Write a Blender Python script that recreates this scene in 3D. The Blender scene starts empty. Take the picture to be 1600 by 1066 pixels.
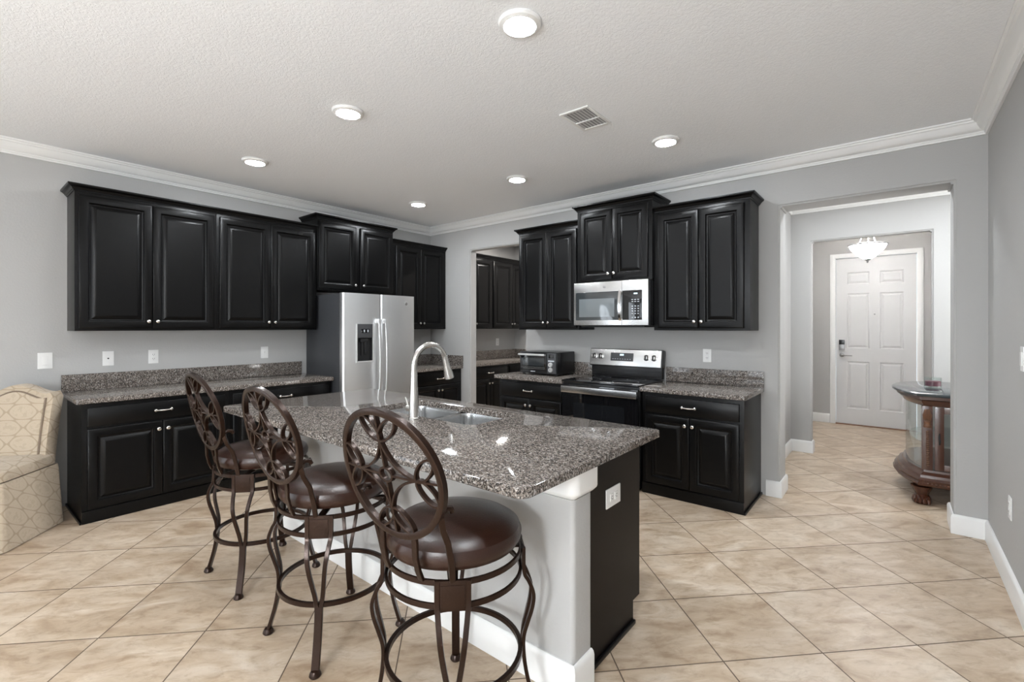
import bpy, bmesh, math, random
from mathutils import Vector, Matrix
random.seed(7)
PI = math.pi
SC = bpy.context.scene
COL = SC.collection

# ------------------------------------------------------------------ camera, world, lights, exposure
CAM = (5.0163, -4.3577, 1.3995)
YAW = 0.6837
cd = bpy.data.cameras.new('camera'); cam = bpy.data.objects.new('camera', cd); COL.objects.link(cam)
cam.location = CAM
cam.rotation_euler = (PI/2, 0, YAW)
cd.sensor_width = 36.0; cd.lens = 733.37/1600*36
cd.shift_x = 0.0; cd.shift_y = -(533-510.55)/1600
cd.clip_start = 0.05
SC.camera = cam
vs = SC.view_settings
SC.display_settings.display_device = 'sRGB'
vs.view_transform = 'Standard'; vs.look = 'None'; vs.gamma = 1.0; vs.use_curve_mapping = False
vs.exposure = 0.33

w = bpy.data.worlds.new('sky'); SC.world = w; w.use_nodes = True
bg = w.node_tree.nodes['Background']; bg.inputs[0].default_value = (0.80, 0.90, 1.0, 1); bg.inputs[1].default_value = 1.2

def area_light(name, loc, rot, sx, sy, power, color):
    ld = bpy.data.lights.new(name, 'AREA'); ld.shape = 'RECTANGLE'; ld.size = sx; ld.size_y = sy
    ld.energy = power; ld.color = color
    o = bpy.data.objects.new(name, ld); COL.objects.link(o); o.location = loc; o.rotation_euler = rot
    return o
DAY = (0.88, 0.94, 1.0)
LEFT_DAY, REAR_A, REAR_B, HALL_FILL = 50, 20, 80, 32
area_light('daylight_left', (-0.22, -7.50, 1.15), (0, -PI/2-0.22, 0), 2.2, 2.6, LEFT_DAY, DAY)
area_light('daylight_rear_a', (1.75, -9.22, 1.3), (PI/2+0.22, 0, 0), 1.9, 1.9, REAR_A, DAY)
area_light('daylight_rear_b', (4.15, -9.22, 1.3), (PI/2+0.22, 0, 0), 1.9, 1.9, REAR_B, DAY)
area_light('hall_fill', (6.80, 0.95, 1.55), (0, PI/2, 0), 1.2, 1.0, HALL_FILL, (1.0, 0.975, 0.94))  # unseen light added to brighten the hall
CAN_E, BOWL_E, FILL_E = 250.0, 23.0, 105.0

# ------------------------------------------------------------------ node helpers / materials
def new_mat(name):
    m = bpy.data.materials.new(name); m.use_nodes = True
    nt = m.node_tree; return m, nt, nt.nodes['Principled BSDF']
def rgb(c): return (c[0], c[1], c[2], 1)
def plain(name, c, rough=0.5, metal=0.0, spec=0.5, coat=0.0, emit=0.0, bump=None, var=0.0):
    m, nt, b = new_mat(name)
    b.inputs['Base Color'].default_value = rgb(c); b.inputs['Roughness'].default_value = rough
    b.inputs['Metallic'].default_value = metal; b.inputs['Specular IOR Level'].default_value = spec
    b.inputs['Coat Weight'].default_value = coat
    if emit:
        b.inputs['Emission Color'].default_value = rgb(c); b.inputs['Emission Strength'].default_value = emit
    tc = nt.nodes.new('ShaderNodeTexCoord')
    if var:
        n = nt.nodes.new('ShaderNodeTexNoise'); n.inputs['Scale'].default_value = 6; n.inputs['Detail'].default_value = 5
        nt.links.new(tc.outputs['Object'], n.inputs['Vector'])
        mx = nt.nodes.new('ShaderNodeMix'); mx.data_type = 'RGBA'
        mx.inputs['A'].default_value = rgb([x*(1-var) for x in c]); mx.inputs['B'].default_value = rgb([min(1, x*(1+var)) for x in c])
        nt.links.new(n.outputs['Fac'], mx.inputs['Factor']); nt.links.new(mx.outputs['Result'], b.inputs['Base Color'])
    if bump:
        sc, st, det = bump
        n = nt.nodes.new('ShaderNodeTexNoise'); n.inputs['Scale'].default_value = sc; n.inputs['Detail'].default_value = det
        nt.links.new(tc.outputs['Object'], n.inputs['Vector'])
        bp = nt.nodes.new('ShaderNodeBump'); bp.inputs['Strength'].default_value = st; bp.inputs['Distance'].default_value = 0.01
        nt.links.new(n.outputs['Fac'], bp.inputs['Height']); nt.links.new(bp.outputs['Normal'], b.inputs['Normal'])
    return m
def ramp(nt, stops, interp='LINEAR'):
    r = nt.nodes.new('ShaderNodeValToRGB'); r.color_ramp.interpolation = interp
    e = r.color_ramp.elements
    while len(e) < len(stops): e.new(0.5)
    for el, (p, c) in zip(e, stops): el.position = p; el.color = rgb(c)
    return r
def mathn(nt, op, a, b=None, c=None):
    n = nt.nodes.new('ShaderNodeMath'); n.operation = op
    for i, v in enumerate((a, b, c)):
        if v is None: continue
        if isinstance(v, (int, float)): n.inputs[i].default_value = v
        else: nt.links.new(v, n.inputs[i])
    return n.outputs[0]
def mixc(nt, f, a, b, mode='MIX'):
    n = nt.nodes.new('ShaderNodeMix'); n.data_type = 'RGBA'; n.blend_type = mode
    for k, v in (('Factor', f), ('A', a), ('B', b)):
        if isinstance(v, (int, float)): n.inputs[k].default_value = v
        elif isinstance(v, tuple): n.inputs[k].default_value = rgb(v)
        else: nt.links.new(v, n.inputs[k])
    return n.outputs['Result']
def noise(nt, vec, scale, det=4, rough=0.5, dist=0.0):
    n = nt.nodes.new('ShaderNodeTexNoise'); n.inputs['Scale'].default_value = scale; n.inputs['Detail'].default_value = det
    n.inputs['Roughness'].default_value = rough; n.inputs['Distortion'].default_value = dist
    nt.links.new(vec, n.inputs['Vector']); return n

def mat_tile():
    m, nt, b = new_mat('travertine_tile')
    tc = nt.nodes.new('ShaderNodeTexCoord')
    mp = nt.nodes.new('ShaderNodeMapping'); mp.vector_type = 'TEXTURE'
    mp.inputs['Location'].default_value = (4.14, -1.9635, 0); mp.inputs['Rotation'].default_value = (0, 0, 0.7955)
    mp.inputs['Scale'].default_value = (0.4513, 0.4513, 0.4513)
    nt.links.new(tc.outputs['Object'], mp.inputs['Vector'])
    sp = nt.nodes.new('ShaderNodeSeparateXYZ'); nt.links.new(mp.outputs[0], sp.inputs[0])
    u, v = sp.outputs[0], sp.outputs[1]
    fu, fv = mathn(nt, 'FRACT', u), mathn(nt, 'FRACT', v)
    du = mathn(nt, 'MINIMUM', fu, mathn(nt, 'SUBTRACT', 1.0, fu)); dv = mathn(nt, 'MINIMUM', fv, mathn(nt, 'SUBTRACT', 1.0, fv))
    d = mathn(nt, 'MINIMUM', du, dv)
    grout = mathn(nt, 'LESS_THAN', d, 0.0062)
    cid = nt.nodes.new('ShaderNodeCombineXYZ')
    nt.links.new(mathn(nt, 'FLOOR', u), cid.inputs[0]); nt.links.new(mathn(nt, 'FLOOR', v), cid.inputs[1])
    wn = nt.nodes.new('ShaderNodeTexWhiteNoise'); wn.noise_dimensions = '3D'; nt.links.new(cid.outputs[0], wn.inputs[0])
    off = nt.nodes.new('ShaderNodeVectorMath'); off.operation = 'MULTIPLY_ADD'
    nt.links.new(wn.outputs['Color'], off.inputs[0]); off.inputs[1].default_value = (40, 40, 40); nt.links.new(mp.outputs[0], off.inputs[2])
    st = nt.nodes.new('ShaderNodeMapping'); st.inputs['Scale'].default_value = (1.0, 2.1, 1.0); st.inputs['Rotation'].default_value = (0, 0, 0.35)
    nt.links.new(off.outputs[0], st.inputs['Vector'])
    n1 = noise(nt, st.outputs[0], 1.5, 7, 0.60, 0.9); n2 = noise(nt, st.outputs[0], 5.5, 8, 0.68, 0.5); n3 = noise(nt, off.outputs[0], 30, 3, 0.6)
    r1 = ramp(nt, [(0.28, (0.37, 0.268, 0.182)), (0.42, (0.50, 0.392, 0.286)), (0.55, (0.59, 0.487, 0.378)), (0.72, (0.70, 0.615, 0.515))])
    nt.links.new(n1.outputs['Fac'], r1.inputs[0])
    r2 = ramp(nt, [(0.33, (0.62, 0.54, 0.46)), (0.5, (0.96, 0.94, 0.92)), (0.7, (1.06, 1.05, 1.03))]); nt.links.new(n2.outputs['Fac'], r2.inputs[0])
    c = mixc(nt, 0.62, r1.outputs[0], r2.outputs[0], 'MULTIPLY')
    tint = ramp(nt, [(0.0, (0.86, 0.84, 0.82)), (1.0, (1.0, 1.0, 1.0))]); nt.links.new(wn.outputs['Value'], tint.inputs[0])
    c = mixc(nt, 1.0, c, tint.outputs[0], 'MULTIPLY')
    pit = mathn(nt, 'LESS_THAN', n3.outputs['Fac'], 0.27)
    c = mixc(nt, mathn(nt, 'MULTIPLY', pit, 0.35), c, (0.3, 0.22, 0.15))
    c = mixc(nt, grout, c, (0.12, 0.085, 0.06))
    nt.links.new(c, b.inputs['Base Color'])
    rr = mathn(nt, 'MULTIPLY_ADD', n2.outputs['Fac'], 0.25, 0.22); rr = mathn(nt, 'MAXIMUM', rr, mathn(nt, 'MULTIPLY', grout, 0.8))
    nt.links.new(rr, b.inputs['Roughness']); b.inputs['Specular IOR Level'].default_value = 0.4
    h = mathn(nt, 'MULTIPLY_ADD', n2.outputs['Fac'], 0.15, mathn(nt, 'SUBTRACT', 1.0, grout))
    bp = nt.nodes.new('ShaderNodeBump'); bp.inputs['Strength'].default_value = 0.25; bp.inputs['Distance'].default_value = 0.004
    nt.links.new(h, bp.inputs['Height']); nt.links.new(bp.outputs['Normal'], b.inputs['Normal'])
    return m

def mat_granite():
    m, nt, b = new_mat('speckled_granite')
    tc = nt.nodes.new('ShaderNodeTexCoord')
    nz = noise(nt, tc.outputs['Object'], 60, 2)
    va = nt.nodes.new('ShaderNodeVectorMath'); va.operation = 'MULTIPLY_ADD'; va.inputs[1].default_value = (0.012, 0.012, 0.012)
    nt.links.new(nz.outputs['Color'], va.inputs[0]); nt.links.new(tc.outputs['Object'], va.inputs[2])
    def vor(s, stretch):
        mp = nt.nodes.new('ShaderNodeMapping'); mp.inputs['Scale'].default_value = stretch; mp.inputs['Rotation'].default_value = (0.3, 0.5, 0.6)
        nt.links.new(va.outputs[0], mp.inputs['Vector'])
        v = nt.nodes.new('ShaderNodeTexVoronoi'); v.inputs['Scale'].default_value = s; nt.links.new(mp.outputs[0], v.inputs['Vector'])
        s_ = nt.nodes.new('ShaderNodeSeparateColor'); nt.links.new(v.outputs['Color'], s_.inputs[0]); return s_.outputs[0]
    r1 = ramp(nt, [(0.0, (0.012, 0.011, 0.011)), (0.24, (0.05, 0.042, 0.037)), (0.42, (0.145, 0.120, 0.103)), (0.62, (0.26, 0.222, 0.194)), (0.80, (0.43, 0.39, 0.355)), (0.93, (0.58, 0.55, 0.52))], 'CONSTANT')
    nt.links.new(vor(150, (1, 1.6, 1)), r1.inputs[0])
    r2 = ramp(nt, [(0.0, (0.02, 0.018, 0.018)), (0.35, (0.10, 0.082, 0.07)), (0.7, (0.27, 0.232, 0.205)), (0.92, (0.45, 0.42, 0.39))], 'CONSTANT')
    nt.links.new(vor(320, (1, 1.3, 1)), r2.inputs[0])
    c = mixc(nt, 0.45, r1.outputs[0], r2.outputs[0])
    nt.links.new(c, b.inputs['Base Color']); b.inputs['Roughness'].default_value = 0.06; b.inputs['Specular IOR Level'].default_value = 0.35
    return m

def mat_steel(name, c, axis, rough=0.28):
    m, nt, b = new_mat(name)
    tc = nt.nodes.new('ShaderNodeTexCoord'); mp = nt.nodes.new('ShaderNodeMapping')
    s = [400, 400, 400]; s[axis] = 4; mp.inputs['Scale'].default_value = s
    nt.links.new(tc.outputs['Object'], mp.inputs['Vector'])
    n = noise(nt, mp.outputs[0], 1.0, 3)
    nt.links.new(mathn(nt, 'MULTIPLY_ADD', n.outputs['Fac'], 0.03, rough-0.015), b.inputs['Roughness'])
    nt.links.new(mixc(nt, n.outputs['Fac'], tuple(x*0.985 for x in c), tuple(min(1, x*1.015) for x in c)), b.inputs['Base Color'])
    b.inputs['Metallic'].default_value = 1.0
    return m

def mat_fabric():
    m, nt, b = new_mat('ogee_damask')
    tc = nt.nodes.new('ShaderNodeTexCoord'); sp = nt.nodes.new('ShaderNodeSeparateXYZ'); nt.links.new(tc.outputs['Object'], sp.inputs[0])
    px = mathn(nt, 'MULTIPLY', mathn(nt, 'ADD', sp.outputs[0], mathn(nt, 'MULTIPLY', sp.outputs[1], 0.9)), 2*PI/0.196)
    pz = mathn(nt, 'MULTIPLY', mathn(nt, 'ADD', sp.outputs[2], mathn(nt, 'MULTIPLY', sp.outputs[1], 0.55)), 2*PI/0.112)
    s = mathn(nt, 'MULTIPLY', mathn(nt, 'COSINE', px), mathn(nt, 'COSINE', mathn(nt, 'MULTIPLY', pz, 0.5)))
    s = mathn(nt, 'MULTIPLY_ADD', s, 2.0, mathn(nt, 'COSINE', pz))
    ring = mathn(nt, 'LESS_THAN', mathn(nt, 'ABSOLUTE', mathn(nt, 'SUBTRACT', s, -0.84)), 0.17)
    inner = mathn(nt, 'LESS_THAN', mathn(nt, 'ABSOLUTE', mathn(nt, 'SUBTRACT', s, 0.30)), 0.05)
    wv = noise(nt, tc.outputs['Object'], 220, 3); pn = noise(nt, tc.outputs['Object'], 38, 3)
    base = mixc(nt, wv.outputs['Fac'], (0.43, 0.35, 0.255), (0.51, 0.43, 0.335))
    c = mixc(nt, mathn(nt, 'MULTIPLY', ring, 0.60), base, (0.29, 0.22, 0.145))
    dm = mathn(nt, 'MULTIPLY', mathn(nt, 'GREATER_THAN', pn.outputs['Fac'], 0.54), mathn(nt, 'GREATER_THAN', s, 0.45))
    c = mixc(nt, mathn(nt, 'MULTIPLY', dm, 0.3), c, (0.33, 0.26, 0.18)); c = mixc(nt, mathn(nt, 'MULTIPLY', inner, 0.3), c, (0.31, 0.24, 0.165))
    nt.links.new(c, b.inputs['Base Color']); b.inputs['Roughness'].default_value = 0.75; b.inputs['Sheen Weight'].default_value = 0.15
    return m

def mat_wood(name, a, c2, rough=0.25, coat=0.3):
    m, nt, b = new_mat(name)
    tc = nt.nodes.new('ShaderNodeTexCoord'); mp = nt.nodes.new('ShaderNodeMapping'); mp.inputs['Scale'].default_value = (14, 14, 2.2)
    nt.links.new(tc.outputs['Object'], mp.inputs['Vector']); n = noise(nt, mp.outputs[0], 3.0, 6, 0.6, 0.8)
    nt.links.new(mixc(nt, n.outputs['Fac'], a, c2), b.inputs['Base Color']); b.inputs['Roughness'].default_value = rough; b.inputs['Coat Weight'].default_value = coat
    return m

def mat_glass(name, tint, rough=0.0, mixf=0.10):
    m = bpy.data.materials.new(name); m.use_nodes = True; nt = m.node_tree
    for n in list(nt.nodes): nt.nodes.remove(n)
    o = nt.nodes.new('ShaderNodeOutputMaterial'); t = nt.nodes.new('ShaderNodeBsdfTransparent'); g = nt.nodes.new('ShaderNodeBsdfGlossy')
    t.inputs[0].default_value = rgb(tint); g.inputs['Roughness'].default_value = rough
    lw = nt.nodes.new('ShaderNodeLayerWeight'); mx = nt.nodes.new('ShaderNodeMixShader')
    nt.links.new(mathn(nt, 'MULTIPLY_ADD', mathn(nt, 'POWER', lw.outputs['Facing'], 4.0), 0.75, 0.04), mx.inputs[0]); nt.links.new(t.outputs[0], mx.inputs[1]); nt.links.new(g.outputs[0], mx.inputs[2]); nt.links.new(mx.outputs[0], o.inputs[0])
    return m

def mat_ceiling():
    m, nt, b = new_mat('knockdown_ceiling')
    b.inputs['Base Color'].default_value = (0.885, 0.90, 0.92, 1); b.inputs['Roughness'].default_value = 0.9
    tc = nt.nodes.new('ShaderNodeTexCoord'); n = noise(nt, tc.outputs['Object'], 60, 3, 0.5, 1.0)
    r = ramp(nt, [(0.42, (0, 0, 0)), (0.56, (1, 1, 1))]); nt.links.new(n.outputs['Fac'], r.inputs[0])
    n2 = noise(nt, tc.outputs['Object'], 160, 2); h = mathn(nt, 'MULTIPLY_ADD', n2.outputs['Fac'], 0.3, r.outputs[0])
    bp = nt.nodes.new('ShaderNodeBump'); bp.inputs['Strength'].default_value = 0.28; bp.inputs['Distance'].default_value = 0.004
    nt.links.new(h, bp.inputs['Height']); nt.links.new(bp.outputs['Normal'], b.inputs['Normal'])
    return m

M = dict(
    wall=plain('grey_paint', (0.44, 0.437, 0.43), 0.75, bump=(70, 0.10, 3)),
    ceil=mat_ceiling(),
    trim=plain('white_trim', (0.82, 0.82, 0.81), 0.35),
    door=plain('white_door', (0.66, 0.66, 0.66), 0.4),
    cab=plain('espresso_lacquer', (0.0022, 0.0021, 0.0022), 0.33, spec=0.22, bump=(220, 0.03, 2)),
    cabside=plain('espresso_panel', (0.005, 0.0033, 0.0024), 0.36, spec=0.12),
    nickel=plain('satin_nickel', (0.66, 0.645, 0.62), 0.26, 1.0),
    tile=mat_tile(), granite=mat_granite(),
    steelv=mat_steel('brushed_steel', (0.88, 0.89, 0.90), 0, 0.42),
    steelh=mat_steel('brushed_steel_wide', (0.66, 0.66, 0.66), 0, 0.24),
    sink=plain('sink_steel', (0.62, 0.63, 0.64), 0.22, 1.0),
    knobsilver=plain('silver_finish', (0.62, 0.62, 0.62), 0.35, 0.4),
    chrome=plain('polished_steel', (0.75, 0.75, 0.75), 0.15, 1.0),
    fridgeside=plain('charcoal_enamel', (0.045, 0.047, 0.052), 0.45, spec=0.4),
    blk=plain('black_enamel', (0.010, 0.010, 0.011), 0.22),
    blkglass=plain('black_glass', (0.006, 0.006, 0.007), 0.04, spec=0.7),
    blkmat=plain('black_matte', (0.012, 0.012, 0.013), 0.55),
    panelgrey=plain('grey_plastic', (0.055, 0.056, 0.060), 0.4),
    micglass=plain('smoked_window', (0.035, 0.040, 0.043), 0.05, spec=1.0),
    ovenglass=plain('dark_oven_window', (0.010, 0.011, 0.013), 0.06, spec=0.45),
    duct=plain('grey_duct', (0.40, 0.40, 0.40), 0.6),
    micinner=plain('screened_window', (0.16, 0.18, 0.19), 0.06, spec=1.0),
    mark=plain('pale_marking', (0.55, 0.58, 0.62), 0.5),
    led=plain('display_digits', (0.65, 0.85, 1.0), 0.5, emit=1.2),
    plate=plain('white_plastic', (0.80, 0.80, 0.79), 0.35),
    slot=plain('dark_slot', (0.03, 0.03, 0.03), 0.6),
    bronze=plain('bronze_metal', (0.022, 0.010, 0.0058), 0.28, 0.45, spec=0.35, var=0.35, bump=(90, 0.08, 3)),
    leather=plain('brown_leather', (0.026, 0.010, 0.006), 0.30, spec=0.40, bump=(140, 0.08, 4), var=0.2),
    fabric=mat_fabric(), welt=plain('taupe_welt', (0.20, 0.15, 0.11), 0.7),
    wood=mat_wood('carved_cherry', (0.036, 0.010, 0.005), (0.090, 0.030, 0.013)),
    woodcarve=mat_wood('gilded_carving', (0.10, 0.040, 0.018), (0.18, 0.08, 0.035), 0.35),
    stone=plain('dark_stone_top', (0.035, 0.045, 0.050), 0.06, spec=0.7, var=0.5),
    glass=mat_glass('clear_glass', (0.94, 0.97, 0.96)),
    mirror=plain('cabinet_mirror', (0.70, 0.72, 0.68), 0.03, 1.0),
    wax=plain('plum_wax', (0.12, 0.025, 0.045), 0.4),
    can=plain('lit_diffuser', (0.91, 0.96, 1.0), 0.5, emit=CAN_E),
    bowl=plain('lit_glass_bowl', (1.0, 0.98, 0.96), 0.4, emit=BOWL_E),
    fillshade=plain('fill_lamp_shade', (0.93, 0.97, 1.0), 0.4, emit=FILL_E), pantryfill=plain('pantry_fill_diffuser', (1.0, 0.95, 0.90), 0.5, emit=380.0),  # glow of the added floor lamp and the added pantry lights
    pewter=plain('pewter', (0.35, 0.35, 0.35), 0.35, 1.0),
    thresh=plain('wood_threshold', (0.22, 0.10, 0.05), 0.4),
    blind=plain('white_blind', (0.85, 0.85, 0.85), 0.5),
)

# ------------------------------------------------------------------ mesh helpers
class MB:
    def __init__(s): s.bm = bmesh.new(); s.xf = Matrix.Identity(4)
    def add(s, t, mi=0):
        for f in t.faces: f.material_index = mi
        me = bpy.data.meshes.new('tmp'); t.to_mesh(me); t.free(); me.transform(s.xf); s.bm.from_mesh(me); bpy.data.meshes.remove(me); return s
    def box(s, x0, x1, y0, y1, z0, z1, bev=0.0, mi=0, seg=2):
        t = bmesh.new(); bmesh.ops.create_cube(t, size=1)
        for v in t.verts: v.co = Vector((x0+(v.co.x+.5)*(x1-x0), y0+(v.co.y+.5)*(y1-y0), z0+(v.co.z+.5)*(z1-z0)))
        if bev: bmesh.ops.bevel(t, geom=list(t.edges), offset=bev, segments=seg, profile=0.7, affect='EDGES', clamp_overlap=True)
        return s.add(t, mi)
    def loops(s, rings, cap0=True, cap1=True, closed=True, mi=0):
        t = bmesh.new(); R = [[t.verts.new(p) for p in r] for r in rings]; n = len(R[0])
        for a, b in zip(R, R[1:]):
            for i in range(n if closed else n-1):
                j = (i+1) % n
                try: t.faces.new((a[i], a[j], b[j], b[i]))
                except ValueError: pass
        if cap0: t.faces.new(list(reversed(R[0])))
        if cap1: t.faces.new(R[-1])
        bmesh.ops.remove_doubles(t, verts=t.verts, dist=1e-6)
        bmesh.ops.recalc_face_normals(t, faces=t.faces)
        return s.add(t, mi)
    def lathe(s, prof, c=(0, 0, 0), n=28, mi=0, axis='z'):
        rings = []
        for r, z in prof:
            ring = []
            for k in range(n):
                a = 2*PI*k/n; x, y = max(r, 1e-4)*math.cos(a), max(r, 1e-4)*math.sin(a)
                if axis == 'z': p = (c[0]+x, c[1]+y, c[2]+z)
                elif axis == 'y': p = (c[0]+x, c[1]+z, c[2]+y)
                else: p = (c[0]+z, c[1]+x, c[2]+y)
                ring.append(p)
            rings.append(ring)
        cl = prof[0] == prof[-1]
        return s.loops(rings, not cl, not cl, mi=mi)
    def tube(s, pts, r, n=10, mi=0, closed=False):
        pts = [Vector(p) for p in pts]; N = len(pts)
        rad = r if isinstance(r, (list, tuple)) else [r]*N
        rings = []; prev = None
        for i, p in enumerate(pts):
            if closed: d = pts[(i+1) % N]-pts[(i-1) % N]
            else: d = pts[min(i+1, N-1)]-pts[max(i-1, 0)]
            d.normalize()
            if prev is None:
                up = Vector((0, 0, 1)) if abs(d.z) < 0.9 else Vector((1, 0, 0)); a = d.cross(up).normalized()
            else:
                a = (prev - d*prev.dot(d)).normalized()
            prev = a; b = d.cross(a)
            rings.append([p + (a*math.cos(2*PI*k/n)+b*math.sin(2*PI*k/n))*rad[i] for k in range(n)])
        if closed: rings.append(rings[0])
        return s.loops(rings, not closed, not closed, mi=mi)
    def strap(s, pts, wdir, w, th, mi=0, closed=False):
        """flat bar along pts; wdir(i) gives the width direction, the other side is the thickness"""
        pts = [Vector(p) for p in pts]; N = len(pts); rings = []
        ww = w if isinstance(w, (list, tuple)) else [w]*N
        for i, p in enumerate(pts):
            d = (pts[(i+1) % N]-pts[(i-1) % N]) if closed else (pts[min(i+1, N-1)]-pts[max(i-1, 0)])
            d.normalize(); a = Vector(wdir(i)) if callable(wdir) else Vector(wdir)
            a = (a-d*a.dot(d)).normalized(); b = d.cross(a)
            h, k = ww[i]/2, th/2; q = 0.3
            sh = [(h, k*(1-q)), (h*(1-q*.5), k), (-h*(1-q*.5), k), (-h, k*(1-q)), (-h, -k*(1-q)), (-h*(1-q*.5), -k), (h*(1-q*.5), -k), (h, -k*(1-q))]
            rings.append([p+a*x+b*y for x, y in sh])
        if closed: rings.append(rings[0])
        return s.loops(rings, not closed, not closed, mi=mi)
    def sweep(s, path, prof, mi=0, closed=False, z=0.0):
        """profile (out, z) swept along a plan path, mitred, out = right-hand side"""
        P = [Vector((p[0], p[1])) for p in path]; N = len(P); rings = []
        for i in range(N):
            dn = []
            if closed or i > 0: dn.append((P[i]-P[(i-1) % N]).normalized())
            if closed or i < N-1: dn.append((P[(i+1) % N]-P[i]).normalized())
            ns = [Vector((d.y, -d.x)) for d in dn]
            m = sum(ns, Vector((0, 0))).normalized(); m = m/max(0.2, m.dot(ns[0]))
            rings.append([Vector((P[i].x+m.x*o, P[i].y+m.y*o, z+h)) for o, h in prof])
        if closed: rings.append(rings[0])
        return s.loops(rings, not closed, not closed, mi=mi)
    def prism(s, outline, y0, y1, plane='xz', bev=None, mi=0):
        f = {'xz': lambda p, d: (p[0], d, p[1]), 'yz': lambda p, d: (d, p[0], p[1]), 'xy': lambda p, d: (p[0], p[1], d)}[plane]
        return s.loops([[f(p, y0) for p in outline], [f(p, y1) for p in outline]], mi=mi)
    def build(s, name, mats, parent=None, loc=None, smooth=32):
        me = bpy.data.meshes.new(name); bmesh.ops.recalc_face_normals(s.bm, faces=s.bm.faces); s.bm.to_mesh(me); s.bm.free()
        for m in (mats if isinstance(mats, (list, tuple)) else [mats]): me.materials.append(m)
        if smooth: me.shade_smooth(); me.set_sharp_from_angle(angle=math.radians(smooth))
        o = bpy.data.objects.new(name, me); COL.objects.link(o)
        if parent is not None: o.parent = parent
        if loc: o.location = loc
        return o

def rrect(x0, x1, y0, y1, r, inset=0.0, n=6):
    x0 += inset; x1 -= inset; y0 += inset; y1 -= inset
    rs = r if isinstance(r, (list, tuple)) else [r]*4
    out = []
    for (cx, cy, sx, sy, a0), rr in zip([(x0, y0, 1, 1, PI), (x1, y0, -1, 1, 1.5*PI), (x1, y1, -1, -1, 0), (x0, y1, 1, -1, PI/2)], rs):
        rr = max(rr-inset, 0.0008)
        for k in range(n+1):
            a = a0+PI/2*k/n; out.append((cx+sx*rr+rr*math.cos(a), cy+sy*rr+rr*math.sin(a)))
    return out
def thing(name, label, cat, loc=(0, 0, 0), rz=0.0, group=None):
    o = bpy.data.objects.new(name, None); COL.objects.link(o); o.empty_display_size = 0.1
    o.location = loc; o.rotation_euler = (0, 0, rz); o['label'] = label; o['category'] = cat
    if group: o['group'] = group
    return o
def tag(o, label, cat, group=None):
    o['label'] = label; o['category'] = cat
    if group: o['group'] = group
    return o
def struct(o): o['kind'] = 'structure'; return o
def copy_tree(o, parent=None):
    c = o.copy(); COL.objects.link(c)
    if parent is not None: c.parent = parent
    for ch in list(o.children): copy_tree(ch, c)
    return c

# ------------------------------------------------------------------ the setting
ZC = 2.763; XR = 5.493; OPZ = 2.383
struct(MB().box(-0.3, 7.0, -9.4, 4.2, -0.06, 0.0).build('floor', M['tile'], smooth=0))
struct(MB().box(-0.3, 7.0, -9.4, 4.2, ZC, ZC+0.06).build('ceiling', M['ceil'], smooth=0))
def soft_wall(name, outline, d0, d1, plane, mat=None, r=0.012):
    mb = MB(); mb.prism(outline, d0, d1, plane)
    bmesh.ops.bevel(mb.bm, geom=[e for e in mb.bm.edges if len(e.link_faces) == 2 and e.calc_face_angle(0) > 0.5 and e.calc_length() < 3.2 or False], offset=r, segments=3, affect='EDGES', clamp_overlap=True) if r else None
    return struct(mb.build(name, mat or M['wall']))
HT = 0.26
mb = MB(); mb.prism([(-0.12, 0), (0.773, 0), (0.773, OPZ), (1.67, OPZ), (1.67, 0), (3.0, 0), (3.0, ZC), (-0.12, ZC)], 0.0, 0.12)
def bev_open(m): bmesh.ops.bevel(m.bm, geom=[e_ for e_ in m.bm.edges if len(e_.link_faces) == 2 and e_.calc_face_angle(0) > 0.5 and min(v.co.x for v in e_.verts) > 0.7 and max(v.co.x for v in e_.verts) < 1.8], offset=0.012, segments=3, affect='EDGES', clamp_overlap=True)
bev_open(mb); m2 = MB(); m2.prism([(3.0, 0), (4.29, 0), (4.29, OPZ), (5.328, OPZ), (5.328, 0), (5.61, 0), (5.61, ZC), (3.0, ZC)], 0.0, HT)
bmesh.ops.bevel(m2.bm, geom=[e_ for e_ in m2.bm.edges if abs(e_.calc_face_angle(0)) > 0.5 and min(v.co.x for v in e_.verts) > 4.2 and max(v.co.x for v in e_.verts) < 5.4], offset=0.014, segments=3, affect='EDGES', clamp_overlap=True)
t_ = bpy.data.meshes.new('t'); m2.bm.to_mesh(t_); m2.bm.free(); mb.bm.from_mesh(t_); bpy.data.meshes.remove(t_)
struct(mb.build('wall_back', M['wall']))
# left wall with the glazed opening behind the camera
soft_wall('wall_left', [(-9.2, 0), (-8.80, 0), (-8.80, 2.25), (-6.20, 2.25), (-6.20, 0), (2.0, 0), (2.0, ZC), (-9.2, ZC)], -0.12, 0.0, 'yz', r=0)
struct(MB().box(XR, XR+0.12, -9.2, 0.0, 0, ZC).build('wall_right', M['wall'], smooth=0))
mb = MB()
for x0, x1, z0, z1 in ((-0.12, 0.8, 0, ZC), (2.7, 3.2, 0, ZC), (5.1, XR+0.12, 0, ZC), (0.8, 2.7, 0, 0.35), (0.8, 2.7, 2.25, ZC), (3.2, 5.1, 0, 0.35), (3.2, 5.1, 2.25, ZC)):
    mb.box(x0, x1, -9.2, -9.08, z0, z1)
struct(mb.build('wall_rear', M['wall'], smooth=0))
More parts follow.
